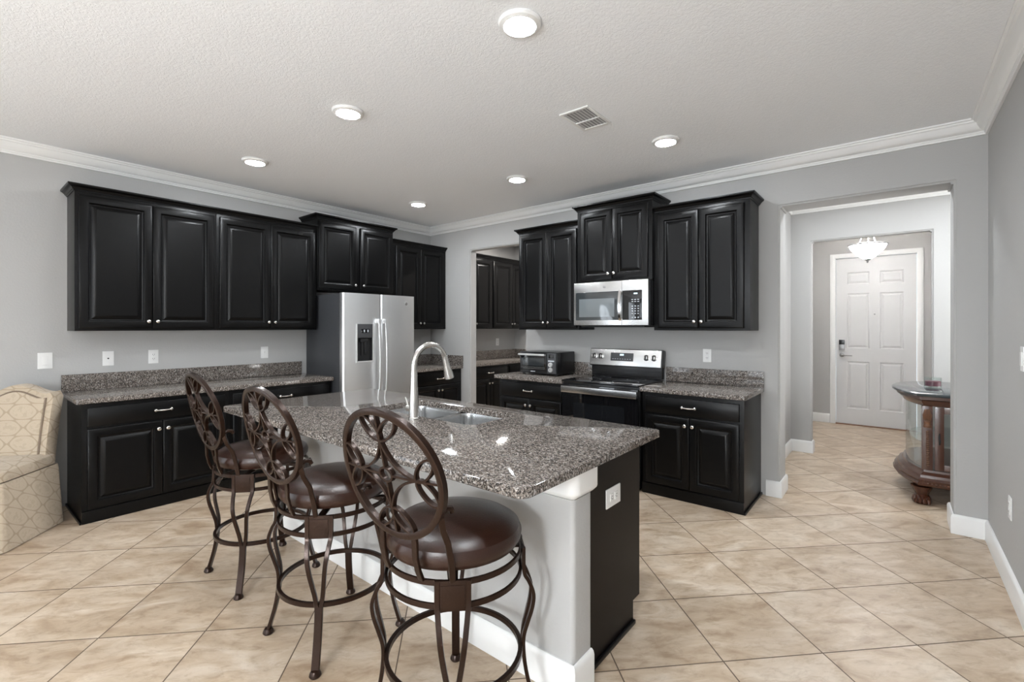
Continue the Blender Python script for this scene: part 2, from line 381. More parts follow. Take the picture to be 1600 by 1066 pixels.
# pantry, hall and foyer shells
struct(MB().box(0.0, 2.72, 1.87, 1.99, 0, ZC).build('wall_pantry', M['wall'], smooth=0))
struct(MB().box(2.6, 2.72, 0.12, 1.87, 0, ZC).build('wall_pantry_right', M['wall'], smooth=0))
struct(MB().box(3.985, 4.105, HT, 1.76, 0, ZC).build('wall_hall_left', M['wall'], smooth=0))
soft_wall('wall_hall', [(3.985, 0), (4.305, 0), (4.305, 2.34), (5.30, 2.34), (5.30, 0), (6.72, 0), (6.72, ZC), (3.985, ZC)], 1.76, 1.88, 'xz')
mb = MB()
for y0, y1, z0, z1 in ((HT, 0.45, 0, ZC), (1.45, 1.76, 0, ZC), (0.45, 1.45, 0, 0.95), (0.45, 1.45, 2.15, ZC)): mb.box(6.6, 6.72, y0, y1, z0, z1)
struct(mb.build('wall_hall_right', M['wall'], smooth=0))
struct(MB().box(5.61, 6.72, 0.0, HT, 0, ZC).build('wall_hall_front', M['wall'], smooth=0))
struct(MB().box(3.78, 3.90, 1.88, 4.0, 0, ZC).build('wall_foyer_left', M['wall'], smooth=0))
struct(MB().box(5.75, 5.87, 1.88, 4.0, 0, ZC).build('wall_foyer_right', M['wall'], smooth=0))
DX0, DX1, DZ, DY = 4.36, 5.245, 2.375, 3.88
mb = MB()
for x0, x1, z0, z1 in ((3.9, DX0-0.01, 0, ZC), (DX1+0.01, 5.75, 0, ZC), (DX0-0.01, DX1+0.01, DZ+0.01, ZC)): mb.box(x0, x1, DY, DY+0.12, z0, z1)
struct(mb.build('wall_foyer', M['wall'], smooth=0))

crown = [(0, -0.100), (0.013, -0.100), (0.015, -0.090), (0.021, -0.086), (0.022, -0.078), (0.032, -0.074), (0.045, -0.062), (0.056, -0.044), (0.063, -0.028), (0.073, -0.022), (0.076, -0.013), (0.086, -0.010), (0.088, 0.0), (0, 0)]
base = [(0, 0), (0.016, 0), (0.016, 0.110), (0.012, 0.124), (0.006, 0.130), (0, 0.130)]
e = 0.0005
struct(MB().sweep([(e, -9.07), (e, -e), (XR-e, -e), (XR-e, -9.07)], crown, z=ZC-e).build('trim_1', M['trim']))
struct(MB().sweep([(4.105+e, HT+0.005), (4.105+e, 1.76-e), (6.6-e, 1.76-e)], crown, z=ZC-e).build('trim_2', M['trim']))
struct(MB().sweep([(e, -6.20), (e, -3.745)], base, z=e).build('baseboard_left', M['trim']))
struct(MB().sweep([(4.19, -e), (4.29+e, -e), (4.29+e, HT+e), (4.12, HT+e)], [(-p[0], p[1]) for p in base] and base, z=e).build('baseboard_back', M['trim']))
struct(MB().sweep([(5.5, HT+e), (5.328-e, HT+e), (5.328-e, -e), (XR-e, -e), (XR-e, -9.07)], base, z=e).build('baseboard_right', M['trim']))
struct(MB().sweep([(4.105+e, HT+0.02), (4.105+e, 1.76-e), (4.305+e, 1.76-e), (4.305+e, 1.88+e)], base, z=e).build('baseboard_hall', M['trim']))
struct(MB().sweep([(5.30-e, 1.88), (5.30-e, 1.76-e), (6.6-e, 1.76-e)], base, z=e).build('baseboard_hall_right', M['trim']))
struct(MB().sweep([(3.9+e, 1.89), (3.9+e, DY-e), (DX0-0.075, DY-e)], base, z=e).build('baseboard_foyer', M['trim']))

# front door (structure) -------------------------------------------------
def panel_face(mb, w, h, panels, yf, rec=0.009, th=0.04, mi=0):
    """slab with front at y=-yf.. and raised panels sunk into it; panels = (x0,x1,z0,z1)"""
    xs = sorted({0, w} | {p[0] for p in panels} | {p[1] for p in panels}); zs = sorted({0, h} | {p[2] for p in panels} | {p[3] for p in panels})
    t = bmesh.new()
    for i in range(len(xs)-1):
        for j in range(len(zs)-1):
            a, b, c, d = xs[i], xs[i+1], zs[j], zs[j+1]
            if any(abs(p[0]-a) < 1e-6 and abs(p[1]-b) < 1e-6 and abs(p[2]-c) < 1e-6 and abs(p[3]-d) < 1e-6 for p in panels): continue
            t.faces.new([t.verts.new((x, yf, z)) for x, z in ((a, c), (b, c), (b, d), (a, d))])
    mb.add(t, mi)
    for a, b, c, d in panels:
        rings = []
        for ins, y in ((0, yf), (0.010, yf+rec), (0.020, yf+rec), (0.042, yf+0.002)):
            rings.append([(a+ins, y, c+ins), (b-ins, y, c+ins), (b-ins, y, d-ins), (a+ins, y, d-ins)])
        mb.loops(rings, cap0=False, mi=mi)
    mb.box(0, w, yf+0.012, yf+th, 0, h, mi=mi)
    for (x0, x1, z0, z1) in ((0, 0.0005, 0, h), (w-0.0005, w, 0, h), (0, w, h-0.0005, h), (0, w, 0, 0.0005)): mb.box(x0, x1, yf, yf+th, z0, z1, mi=mi)
    return mb
DW = DX1-DX0
mb = MB(); L_, R_ = (0.13, 0.385), (DW-0.385, DW-0.13)
pan = []
for a, b in (L_, R_): pan += [(a, b, 0.22, 0.89), (a, b, 1.08, 1.86), (a, b, 1.99, 2.16)]
panel_face(mb, DW, DZ-0.012, pan, 0.0)
d1 = struct(mb.build('door_1', M['door'], smooth=0)); d1.location = (DX0, DY+0.012, 0.012)
mb = MB().lathe([(0.001, 0.0), (0.030, -0.0), (0.030, -0.012), (0.014, -0.018), (0.012, -0.05), (0.001, -0.052)], (0.07, 0, 0.98), axis='y')
mb.tube([(0.07, -0.045, 0.98), (0.10, -0.05, 0.98), (0.17, -0.048, 0.977), (0.19, -0.044, 0.975)], [0.009, 0.009, 0.007, 0.006])
h = mb.build('door_handle', M['pewter'], d1); h['label'] = 'lever handle'
mb = MB().box(0.035, 0.105, -0.03, 0, 1.045, 1.20, 0.008, mi=1); mb.box(0.038, 0.102, -0.034, -0.028, 1.13, 1.197, 0.003, mi=0); mb.box(0.05, 0.09, -0.036, -0.03, 1.065, 1.10, 0.004, mi=1)
mb.build('keypad_lock', [M['blk'], M['pewter']], d1)
MB().lathe([(0.001, 0), (0.010, 0), (0.010, -0.006), (0.001, -0.006)], (DW/2, 0, 1.56), axis='y').build('peephole', M['pewter'], d1)
cas = [(0, 0), (0.062, 0), (0.062, 0.014), (0.05, 0.019), (0.02, 0.017), (0.006, 0.012), (0, 0.010)]
mb = MB()
for x0, x1 in ((DX0-0.07, DX0-0.004), (DX1+0.004, DX1+0.07)):
    mb.box(x0, x1, DY-0.019, DY-0.001, 0, DZ+0.07, 0.004); mb.box(x0+0.012, x1-0.012, DY-0.024, DY-0.015, 0, DZ+0.055, 0.004)
mb.box(DX0-0.07, DX1+0.07, DY-0.0185, DY-0.001, DZ+0.004, DZ+0.07, 0.004); mb.box(DX0-0.055, DX1+0.055, DY-0.0235, DY-0.015, DZ+0.016, DZ+0.058, 0.004)
struct(mb.build('trim_3', M['trim']))
struct(MB().box(DX0-0.004, DX1+0.004, DY-0.03, DY+0.06, 0.0005, 0.011, 0.002).build('trim_4', M['thresh']))

# glazed openings behind the camera ---------------------------------------
def window(n, horizontal, a0, a1, z0, z1, fixed, mull, blind=False):
    mb = MB()
    def bar(p0, p1, q0, q1, d=0.05):
        if horizontal: mb.box(p0, p1, fixed-d/2, fixed+d/2, q0, q1)
        else: mb.box(fixed-d/2, fixed+d/2, p0, p1, q0, q1)
    f = 0.05
    bar(a0, a0+f, z0, z1); bar(a1-f, a1, z0, z1); bar(a0+f, a1-f, z0, z0+f); bar(a0+f, a1-f, z1-f, z1)
    for m in mull: bar(m-0.03, m+0.03, z0+f, z1-f, 0.045)
    o = struct(mb.build('window_%d' % n, M['trim'], smooth=0))
    if blind:
        mb = MB(); z = z0+0.08
        while z < z1-0.08:
            t = 0.012
            if horizontal: mb.loops([[(a0+.06, fixed+.05, z-t), (a0+.06, fixed+.09, z+t), (a0+.06, fixed+.09, z+t+.003), (a0+.06, fixed+.05, z-t+.003)], [(a1-.06, fixed+.05, z-t), (a1-.06, fixed+.09, z+t), (a1-.06, fixed+.09, z+t+.003), (a1-.06, fixed+.05, z-t+.003)]])
            z += 0.055
        mb.build('window_blind', M['blind'], o, smooth=0)
    return o
window(1, False, -8.80, -6.20, 0.0, 2.25, -0.06, [-7.50])
window(2, True, 0.8, 2.7, 0.35, 2.25, -9.14, [1.75], True)
window(4, False, 0.45, 1.45, 0.95, 2.15, 6.66, [])  # hall window added out of view for the hall fill light
window(3, True, 3.2, 5.1, 0.35, 2.25, -9.14, [4.15], True)

# ------------------------------------------------------------------ cabinets
def door_panel(mb, x0, x1, z0, z1, yf, slab=False):
    """raised-panel door whose back lies at y=yf (front further towards -y)"""
    T = 0.021
    if slab: prof = [(0, 0), (0, -0.013), (0.004, -0.016), (0.010, -0.0175), (0.016, -T)]
    else: prof = [(0, 0), (0, -0.015), (0.003, -0.019), (0.008, -T), (0.050, -T), (0.054, -0.019), (0.059, -0.0085), (0.064, -0.0055), (0.071, -0.0055), (0.075, -0.008), (0.098, -0.0185), (0.101, -0.0185)]
    m = min(x1-x0, z1-z0)/2-0.006
    rings = [[(x0+min(i, m), yf+y, z0+min(i, m)), (x1-min(i, m), yf+y, z0+min(i, m)), (x1-min(i, m), yf+y, z1-min(i, m)), (x0+min(i, m), yf+y, z1-min(i, m))] for i, y in prof]
    return mb.loops(rings)
def knob(parent, x, z, yf):
    MB().lathe([(0.001, 0.001), (0.008, 0.001), (0.006, -0.006), (0.0055, -0.013), (0.011, -0.017), (0.0145, -0.022), (0.0135, -0.027), (0.008, -0.030), (0.001, -0.0305)], (x, yf, z), 16, axis='y').build('knob', M['nickel'], parent)
def pull(parent, x, z, yf, L=0.10):
    mb = MB()
    for s in (-1, 1):
        mb.lathe([(0.001, 0.001), (0.009, 0.001), (0.006, -0.008), (0.006, -0.02), (0.010, -0.024), (0.011, -0.028), (0.006, -0.033), (0.001, -0.034)], (x+s*L/2, yf, z), 14, axis='y')
    mb.tube([(x-L/2, yf-0.026, z), (x-L/4, yf-0.029, z-0.002), (x, yf-0.030, z-0.003), (x+L/4, yf-0.029, z-0.002), (x+L/2, yf-0.026, z)], [0.005, 0.0055, 0.007, 0.0055, 0.005], 10)
    mb.build('handle', M['nickel'], parent)
ccrown = [(0, 0), (0.006, 0), (0.007, 0.008), (0.012, 0.010), (0.018, 0.020), (0.030, 0.032), (0.036, 0.034), (0.040, 0.040), (0.040, 0.050), (0, 0.050)]
def upper(label, loc, rz, w, z0, z1, d, ndoors=2, ends=(False, False), stile=0.022, group='black wall cabinets', crown_h=True, gap=0.004, mid=0.0):
    t = thing('wall_cabinet', label, 'cabinet', loc, rz, group)
    MB().box(0, w, -d, -0.001, z0, z1, 0.0015).build('body', M['cab'], t)
    dw = (w-2*stile-gap*(ndoors-1)-mid)/ndoors
    for k in range(ndoors):
        x0 = stile+k*(dw+gap+mid); x1 = x0+dw
        do = door_panel(MB(), x0, x1, z0+0.02, z1-0.03, -d).build('door', M['cab'], t)
        if k % 2 == 0: knob(do, x1-0.028, z0+0.075, -d-0.021)
        else: knob(do, x0+0.028, z0+0.075, -d-0.021)
    if crown_h:
        x0, x1 = 0.0, w
        p = [(0, -0.002)] if ends[0] else []
        p += [(0, -d), (w, -d)]
        if ends[1]: p += [(w, -0.002)]
        MB().sweep(p, ccrown, z=z1-0.004).build('crown_molding', M['cab'], t)
    return t
def base_cab(label, loc, rz, w, d, zt, ndoors=2, ends=(False, False), stile=0.03, group='black base cabinets'):
    t = thing('base_cabinet', label, 'cabinet', loc, rz, group)
    MB().box(0, w, -d, -0.001, 0.001, zt, 0.0015).build('body', M['cab'], t)
    dr = door_panel(MB(), stile, w-stile, zt-0.168, zt-0.035, -d, True).build('drawer', M['cab'], t)
    pull(dr, w/2, zt-0.10, -d-0.021)
    dw = (w-2*stile-0.004)/ndoors
    for k in range(ndoors):
        x0 = stile+k*(dw+0.004); x1 = x0+dw
        do = door_panel(MB(), x0, x1, 0.10, zt-0.186, -d).build('door', M['cab'], t)
        knob(do, (x1-0.028) if k % 2 == 0 else (x0+0.028), zt-0.245, -d-0.021)
    mb = MB().box(0, w, -d-0.012, -d-0.0005, 0.001, 0.088, 0.003)
    if ends[0]: mb.box(-0.012, -0.0005, -d-0.012, -0.002, 0.001, 0.02, 0.004)
    if ends[1]: mb.box(w+0.0005, w+0.012, -d-0.012, -0.002, 0.001, 0.02, 0.004)
    mb.build('toe_kick', M['cab'], t)
    return t
DU, DB = 0.307, 0.57
ZU0, ZU1, ZCT, ZCB = 1.367, 2.415, 0.8915, 0.8550
ga = 0.0006
# left wall, front faces +X (local x runs towards +Y)
upper('black two-door wall cabinet above the left counter, at the left end of the run', (0, -3.71, 0), PI/2, 0.94-ga, ZU0, ZU1, DU, 2, (True, False))
upper('black two-door wall cabinet above the left counter, next to the refrigerator cabinet', (0, -2.77, 0), PI/2, 0.938-ga, ZU0, ZU1, DU, 2, (False, False))
upper('black raised two-door wall cabinet directly above the stainless refrigerator', (0, -1.831, 0), PI/2, 0.955, 1.785, 2.540, 0.325, 2, (True, True), mid=0.045, stile=0.012)
upper('narrow black two-door wall cabinet in the corner right of the refrigerator', (0, -0.875, 0), PI/2, 0.872, ZU0, ZU1, DU, 2, (False, False), stile=0.05)
base_cab('black base cabinet under the left counter, end unit beside the beige chair', (0, -3.71, 0), PI/2, 0.945-ga, DB, ZCB-ga, 2, (True, False))
base_cab('black base cabinet under the left counter, between end unit and refrigerator', (0, -2.765, 0), PI/2, 0.945-ga, DB, ZCB-ga, 2, (False, False))
base_cab('black base cabinet in the corner between refrigerator and pantry opening', (0, -0.80, 0), PI/2, 0.797, 0.605, ZCB-ga, 2, (False, False))
# back wall
upper('black two-door wall cabinet above the toaster oven', (1.815, 0, 0), 0, 0.765, ZU0, ZU1, DU, 2, (True, False), stile=0.022)
upper('black raised two-door wall cabinet directly above the microwave', (2.583, 0, 0), 0, 0.768, 1.822, 2.535, 0.345, 2, (True, True), stile=0.035)
upper('black two-door wall cabinet right of the microwave, beside the hall opening', (3.3525, 0, 0), 0, 0.782, ZU0, ZU1, DU, 2, (False, True), stile=0.04)
base_cab('black base cabinet under the toaster oven, left of the range', (1.76, 0, 0), 0, 0.815, DB, ZCB-ga, 2, (True, False))
base_cab('black base cabinet right of the range, beside the hall opening', (3.36, 0, 0), 0, 0.792, DB, ZCB-ga, 2, (False, True))
# pantry (left wall continued beyond the opening)
upper('black pantry wall cabinet nearest the opening, half hidden by the wall', (0, 0.125, 0), PI/2, 0.82, ZU0, ZU1, DU, 2, (False, False))
upper('black pantry wall cabinet at the far end, seen through the opening', (0, 0.9455, 0), PI/2, 0.92, ZU0, ZU1, DU, 2, (False, False))
base_cab('black pantry base cabinet nearest the opening, seen past the door jamb', (0, 0.125, 0), PI/2, 0.84, 0.60, ZCB-ga, 2)
base_cab('black pantry base cabinet at the far end, mostly behind the toaster oven', (0, 0.9655, 0), PI/2, 0.90, 0.60, ZCB-ga, 2)

# ------------------------------------------------------------------ countertops
def slab(name, x0, x1, y0, y1, radii, hole=None, hr=0.06):
    mb = MB(); z1, z0 = ZCT, ZCB
    lv = [(0.004, z1), (0.001, z1-0.0015), (0.0, z1-0.005), (0.0, z0+0.004), (0.004, z0)]
    rings = [[(p[0], p[1], z) for p in rrect(x0, x1, y0, y1, radii, i)] for i, z in lv]
    if not hole: mb.loops(rings)
    else:
        mb.loops(rings, cap0=False, cap1=False)
        hl = [(-0.003, z1), (0.0, z1-0.003), (0.0, z0)]
        hrings = [[(p[0], p[1], z) for p in rrect(*hole, hr, i)] for i, z in hl]
        mb.loops(hrings, cap0=False, cap1=False)
        for a, b in ((rings[0], hrings[0]), (rings[-1], hrings[-1])):
            t = bmesh.new(); es = []
            for r in (a, b):
                vv = [t.verts.new(p) for p in r]; es += [t.edges.new((vv[i], vv[(i+1) % len(vv)])) for i in range(len(vv))]
            bmesh.ops.triangle_fill(t, edges=es, use_beauty=True); mb.add(t)
        bmesh.ops.remove_doubles(mb.bm, verts=mb.bm.verts, dist=1e-5)
    return mb.build(name, M['granite'])
def splash(parent, boxes):
    mb = MB()
    for b in boxes: mb.box(*b, 0.002)
    mb.build('backsplash', M['granite'], parent)
s = 0.002
c = tag(slab('countertop', 0.001, 0.622, -3.745, -1.812, [0.004, 0.02, 0.012, 0.004]), 'long speckled granite countertop with backsplash along the left wall', 'countertop')
splash(c, [(0.001, 0.021, -3.745, -1.845, ZCT+0.0003, 1.023)])
c = tag(slab('countertop', 0.001, 0.645, -0.80, -0.001, 0.003), 'short granite countertop in the corner right of the refrigerator', 'countertop')
splash(c, [(0.001, 0.021, -0.80, -0.0215, ZCT+0.0003, 1.020), (0.001, 0.645, -0.021, -0.001, ZCT+0.0003, 1.020)])
c = tag(slab('countertop', 1.715, 2.578, -0.618, -0.001, [0.02, 0.004, 0.003, 0.003]), 'granite countertop under the toaster oven, left of the range', 'countertop')
splash(c, [(1.73, 2.578, -0.021, -0.001, ZCT+0.0003, 1.023)])
c = tag(slab('countertop', 3.352, 4.176, -0.618, -0.001, [0.004, 0.02, 0.003, 0.003]), 'granite countertop right of the range with grey speckled backsplash', 'countertop')
splash(c, [(3.352, 4.176, -0.021, -0.001, ZCT+0.0003, 1.023)])
c = tag(slab('countertop', 0.001, 0.64, 0.125, 1.868, 0.003), 'granite countertop inside the pantry beyond the opening', 'countertop')
splash(c, [(0.001, 0.021, 0.125, 1.847, ZCT+0.0003, 1.023), (0.001, 0.64, 1.848, 1.868, ZCT+0.0003, 1.023)])
HOLE = (2.47, 3.335, -2.625, -2.235)
IX0, IX1, IY0, IY1 = 1.673, 4.124, -3.2055, -2.0946
tag(slab('countertop', IX0, IX1, IY0, IY1, [0.05, 0.05, 0.03, 0.03], HOLE, 0.07), 'large polished granite island top with sink cutout and seating overhang', 'countertop')

# ------------------------------------------------------------------ island base
isl = thing('kitchen_island', 'kitchen island base with white knee wall and dark end panel under the granite top', 'island', (2.85, -2.5, 0))
def I(mb, name, mat, parent=isl, **k):
    o = mb.build(name, mat, parent, **k); o.location = (-2.85, 2.5, 0) if parent is isl else (0, 0, 0); return o
KX0, KX1, KY0, KY1 = 1.665, 4.085, -2.850, -2.722
mb = MB(); rings = [[(p[0], p[1], z) for p in rrect(KX0, KX1, KY0, KY1, [0.02, 0.02, 0.004, 0.004])] for z in (0.001, 0.745)]
mb.loops(rings); I(mb, 'knee_wall', M['wall'])
mb = MB(); o_ = 0.020
rings = [[(p[0], p[1], z) for p in rrect(KX0, KX1, KY0, KY1+0.016, [0.02, 0.02, 0.004, 0.004], i)] for i, z in ((0.004, 0.7455), (-0.004, 0.752), (-0.018, 0.766), (-0.020, 0.772), (-0.020, ZCB-ga))]
mb.loops(rings); I(mb, 'cap_trim', M['trim'])
mb = MB().sweep([(KX0-e, KY1+0.03), (KX0-e, KY0-e), (KX1+e, KY0-e), (KX1+e, KY1)], base, z=e); o = I(mb, 'baseboard', M['trim'])
CX0, CX1, CY0, CY1 = 1.70, 4.058, -2.720, -2.205
mb = MB().box(CX0, CX1-0.02, CY0, CY1, 0.10, 0.64, 0.001); mb.box(CX0, HOLE[0]-0.03, CY0, CY1, 0.64, 0.848); mb.box(HOLE[1]+0.03, CX1-0.02, CY0, CY1, 0.64, 0.848); mb.box(CX0+0.01, CX1-0.02, CY0, CY1-0.075, 0.001, 0.10)
I(mb, 'cabinet_body', M['cab'])
mb = MB().prism([(CY0, 0.001), (CY1-0.07, 0.001), (CY1-0.07, 0.105), (CY1, 0.105), (CY1, 0.852), (CY0, 0.852)], CX1-0.0195, CX1, 'yz'); I(mb, 'end_panel', M['cabside'])
I(MB().box(CX1+0.0005, CX1+0.014, CY0+0.01, CY1-0.07, 0.001, 0.020, 0.005), 'shoe_molding', M['cab'])
nW = 4; cw = (CX1-0.02-CX0-0.01)/nW
for k in range(nW):
    a = CX0+0.005+k*cw
    t = MB(); t.xf = Matrix.Rotation(PI, 4, 'Z')
    dd = door_panel(t, -(a+cw-0.004), -(a+0.004), 0.115, 0.845, -CY1-0.0005+2*0); 
    o = I(dd, 'door', M['cab'])

def outlet(label, loc, rz, kind='duplex', w=0.072, hgt=0.118, roll=0.0, group='white wall plates'):
    t = thing('switch_plate' if kind in ('rocker', 'toggle') else ('cable_plate' if kind == 'cable' else 'electrical_outlet'), label, 'switch' if kind in ('rocker', 'toggle') else 'outlet', loc, rz, group)
    X = Matrix.Rotation(roll, 4, 'Y')
    mb = MB(); mb.xf = X; mb.box(-w/2, w/2, -0.006, -0.0005, -hgt/2, hgt/2, 0.0025)
    mb.build('cover_plate', M['plate'], t)
    mb = MB(); mb.xf = X
    if kind == 'duplex':
        for zc in (-0.021, 0.021):
            mb.box(-0.0165, 0.0165, -0.009, -0.0055, zc-0.0145, zc+0.0145, 0.004)
            for x in (-0.006, 0.006): mb.box(x-0.0012, x+0.0012, -0.0094, -0.0085, zc-0.003, zc+0.006, mi=1)
            mb.box(-0.002, 0.002, -0.0094, -0.0085, zc-0.0105, zc-0.007, mi=1)
        mb.build('receptacle', [M['plate'], M['slot']], t)
    elif kind == 'decora':
        mb.box(-0.0165, 0.0165, -0.009, -0.0055, -0.033, 0.033, 0.002)
        for zc in (-0.018, 0.018):
            for x in (-0.006, 0.006): mb.box(x-0.0012, x+0.0012, -0.0094, -0.0085, zc-0.003, zc+0.006, mi=1)
            mb.box(-0.002, 0.002, -0.0094, -0.0085, zc-0.0105, zc-0.007, mi=1)
        mb.box(-0.006, 0.006, -0.0098, -0.0085, -0.004, 0.004, 0.001)
        mb.build('receptacle', [M['plate'], M['slot']], t)
    elif kind == 'rocker':
        mb.box(-0.0165, 0.0165, -0.010, -0.0055, -0.033, 0.033, 0.003); mb.build('rocker', M['plate'], t)
    elif kind == 'toggle':
        mb.box(-0.004, 0.004, -0.018, -0.0055, -0.004, 0.012, 0.002); mb.build('toggle', M['plate'], t)
    else:
        mb.lathe([(0.001, -0.005), (0.006, -0.005), (0.006, -0.008), (0.0035, -0.009), (0.0035, -0.014), (0.001, -0.014)], (0, 0, 0), 12, axis='y'); mb.build('coax_jack', M['slot'], t)
    return t
outlet('white rocker switch on the left wall above the beige chair', (0, -3.833, 1.140), PI/2, 'rocker', 0.082, 0.122)
outlet('white cable plate with a black jack above the left counter', (0, -3.463, 1.138), PI/2, 'cable')
outlet('white outlet above the left counter, between cable plate and toggle switch', (0, -3.159, 1.138), PI/2, 'decora')
outlet('white toggle switch plate above the left counter near the refrigerator', (0, -2.228, 1.135), PI/2, 'toggle')
outlet('white outlet on the back wall between range and hall opening', (3.718, 0, 1.141), 0, 'duplex')
outlet('small white outlet on the pantry wall above its counter', (0, 1.419, 1.150), PI/2, 'duplex')
outlet('white outlet set sideways in the dark island end panel', (CX1, -2.484, 0.658), PI/2, 'duplex', 0.082, 0.130, PI/2)
outlet('white outlet low on the right wall, seen nearly edge on', (XR, -0.775, 0.442), -PI/2, 'duplex')
outlet('white wall plate on the right wall at the right edge of the picture', (XR, -1.085, 1.245), -PI/2, 'rocker')

# ------------------------------------------------------------------ sink and faucet
sk = thing('kitchen_sink', 'double-bowl stainless undermount sink in the island top', 'sink', (2.9, -2.43, ZCB))
def bowl_mb(x0, x1, y0, y1, dep):
    mb = MB(); zt = ZCB-ga; L = []
    for i, z, r in ((-0.012, zt, 0.075), (0.0, zt, 0.07), (0.004, zt-0.02, 0.07), (0.008, zt-dep+0.03, 0.065), (0.018, zt-dep+0.008, 0.06), (0.04, zt-dep, 0.05)):
        L.append([(p[0]-2.9, p[1]+2.43, z-ZCB) for p in rrect(x0, x1, y0, y1, r, i)])
    mb.loops(L, cap0=False); return mb
bowl_mb(HOLE[0]-0.004, 2.885, HOLE[2]-0.004, HOLE[3]+0.004, 0.20).build('bowl', M['sink'], sk)
bowl_mb(2.912, HOLE[1]+0.004, HOLE[2]-0.004, HOLE[3]+0.004, 0.20).build('bowl', M['sink'], sk)
for x in (2.68, 3.13):
    MB().lathe([(0.001, 0), (0.042, 0), (0.040, 0.003), (0.03, 0.001), (0.001, -0.001)], (x-2.9, 0, -0.1995), 20).build('drain', M['chrome'], sk)
fc = thing('kitchen_faucet', 'tall brushed nickel gooseneck faucet with pull-down spray at the island sink', 'faucet', (2.965, -2.695, ZCT))
MB().lathe([(0.001, 0.0005), (0.031, 0.0005), (0.031, 0.006), (0.027, 0.012), (0.026, 0.06), (0.0245, 0.13), (0.0205, 0.20), (0.0185, 0.27), (0.001, 0.27)], (0, 0, 0), 24).build('faucet_body', M['nickel'], fc)
pts = [(0, 0, 0.265), (0, 0, 0.285)]; R = 0.118
for k in range(0, 13):
    a = PI-PI*0.90*k/12; pts.append((0, R+R*math.cos(a), 0.287+R*math.sin(a)))
MB().tube(pts, 0.0165, 16).build('gooseneck', M['nickel'], fc)
p1 = Vector(pts[-1]); dv = (p1-Vector(pts[-2])).normalized()
dv = Vector((0, 0.30, -1)).normalized()
MB().tube([p1-dv*0.01, p1+dv*0.03, p1+dv*0.05, p1+dv*0.10, p1+dv*0.125, p1+dv*0.127], [0.0175, 0.0185, 0.020, 0.0265, 0.028, 0.020], 18).build('spray_head', M['nickel'], fc)
MB().tube([(-0.02, 0.0, 0.055), (-0.055, 0.0, 0.055), (-0.058, 0.0, 0.055)], [0.018, 0.018, 0.012], 14).tube([(-0.05, 0, 0.06), (-0.075, 0.01, 0.085), (-0.10, 0.02, 0.105)], [0.007, 0.006, 0.005], 8).build('lever_handle', M['nickel'], fc)

# ------------------------------------------------------------------ refrigerator
fr = thing('refrigerator', 'stainless side-by-side refrigerator with ice dispenser', 'refrigerator', (0.0, -1.797, 0), PI/2)
FW, FD = 0.905, 0.69
MB().box(0, FW, -FD, -0.025, 0.02, 1.735, 0.006).build('body', M['fridgeside'], fr)
MB().box(0.02, FW-0.02, -FD+0.03, -0.06, 0.001, 0.02).build('base_grille', M['blkmat'], fr)
def fr_door(x0, x1, hole=None):
    z0, z1 = 0.07, 1.742; mb = MB(); n = 10
    xs = sorted({x0+(x1-x0)*k/n for k in range(n+1)} | ({hole[0], hole[1]} if hole else set()) | {x0+0.012, x1-0.012}); zs = sorted({z0, z1} | ({hole[2], hole[3]} if hole else set()))
    def yy(x):
        u = (x-x0)/(x1-x0)*2-1; ed = min(x-x0, x1-x)
        return -FD-0.004-0.062-0.010*(1-u*u)+(0.016 if ed < 0.001 else 0)
    t = bmesh.new(); V = {(x, z): t.verts.new((x, yy(x), z)) for x in xs for z in zs}
    for a, b in zip(xs, xs[1:]):
        for c_, d in zip(zs, zs[1:]):
            if hole and a >= hole[0]-1e-6 and b <= hole[1]+1e-6 and c_ >= hole[2]-1e-6 and d <= hole[3]+1e-6: continue
            t.faces.new((V[a, c_], V[b, c_], V[b, d], V[a, d]))
    mb.add(t)
    for z in (z0, z1): 
        t = bmesh.new(); t.faces.new([t.verts.new((x, yy(x), z)) for x in xs]+[t.verts.new((x1, -FD-0.004, z)), t.verts.new((x0, -FD-0.004, z))]); mb.add(t)
    for x in (x0, x1):
        t = bmesh.new(); t.faces.new([t.verts.new(p) for p in ((x, yy(x), z0), (x, yy(x), z1), (x, -FD-0.004, z1), (x, -FD-0.004, z0))]); mb.add(t)
    mb.box(x0+0.003, x1-0.003, -FD-0.03, -FD-0.004, z0+.003, z1-.003)
    bmesh.ops.remove_doubles(mb.bm, verts=mb.bm.verts, dist=1e-5)
    return mb, yy
XS = 0.447; H = (0.155, 0.335, 1.045, 1.415)
mb, yA = fr_door(0.002, XS-0.003, H); dl = mb.build('freezer_door', M['steelv'], fr)
mb, yB = fr_door(XS+0.003, FW-0.002); dr_ = mb.build('fridge_door', M['steelv'], fr)
yh = yA(0.24)
mb = MB(); r_ = 0.012
mb.prism([(H[0]-r_, H[2]-r_), (H[1]+r_, H[2]-r_), (H[1]+r_, H[2]), (H[0]-r_, H[2])], yh-0.006, yh+0.012); mb.box(H[0]-r_, H[0], yh-0.006, yh+0.012, H[2], H[3]+r_); mb.box(H[1], H[1]+r_, yh-0.006, yh+0.012, H[2], H[3]+r_)
mb.build('dispenser_frame', M['knobsilver'], dl, smooth=0)
mb = MB().box(H[0], H[1], yh+0.037, yh+0.040, H[2], H[3]); 
for b in ((H[0], H[0]+.002, yh, yh+.04, H[2], H[3]), (H[1]-.002, H[1], yh, yh+.04, H[2], H[3]), (H[0], H[1], yh, yh+.04, H[2], H[2]+.002)): mb.box(*b)
mb.box(0.20, 0.29, yh+0.010, yh+0.036, 1.24, 1.275, 0.006); mb.box(0.215, 0.245, yh+0.02, yh+0.036, 1.10, 1.25, 0.006); mb.box(0.25, 0.28, yh+0.015, yh+0.036, 1.12, 1.25, 0.006)
mb.build('dispenser_well', M['blkmat'], dl)
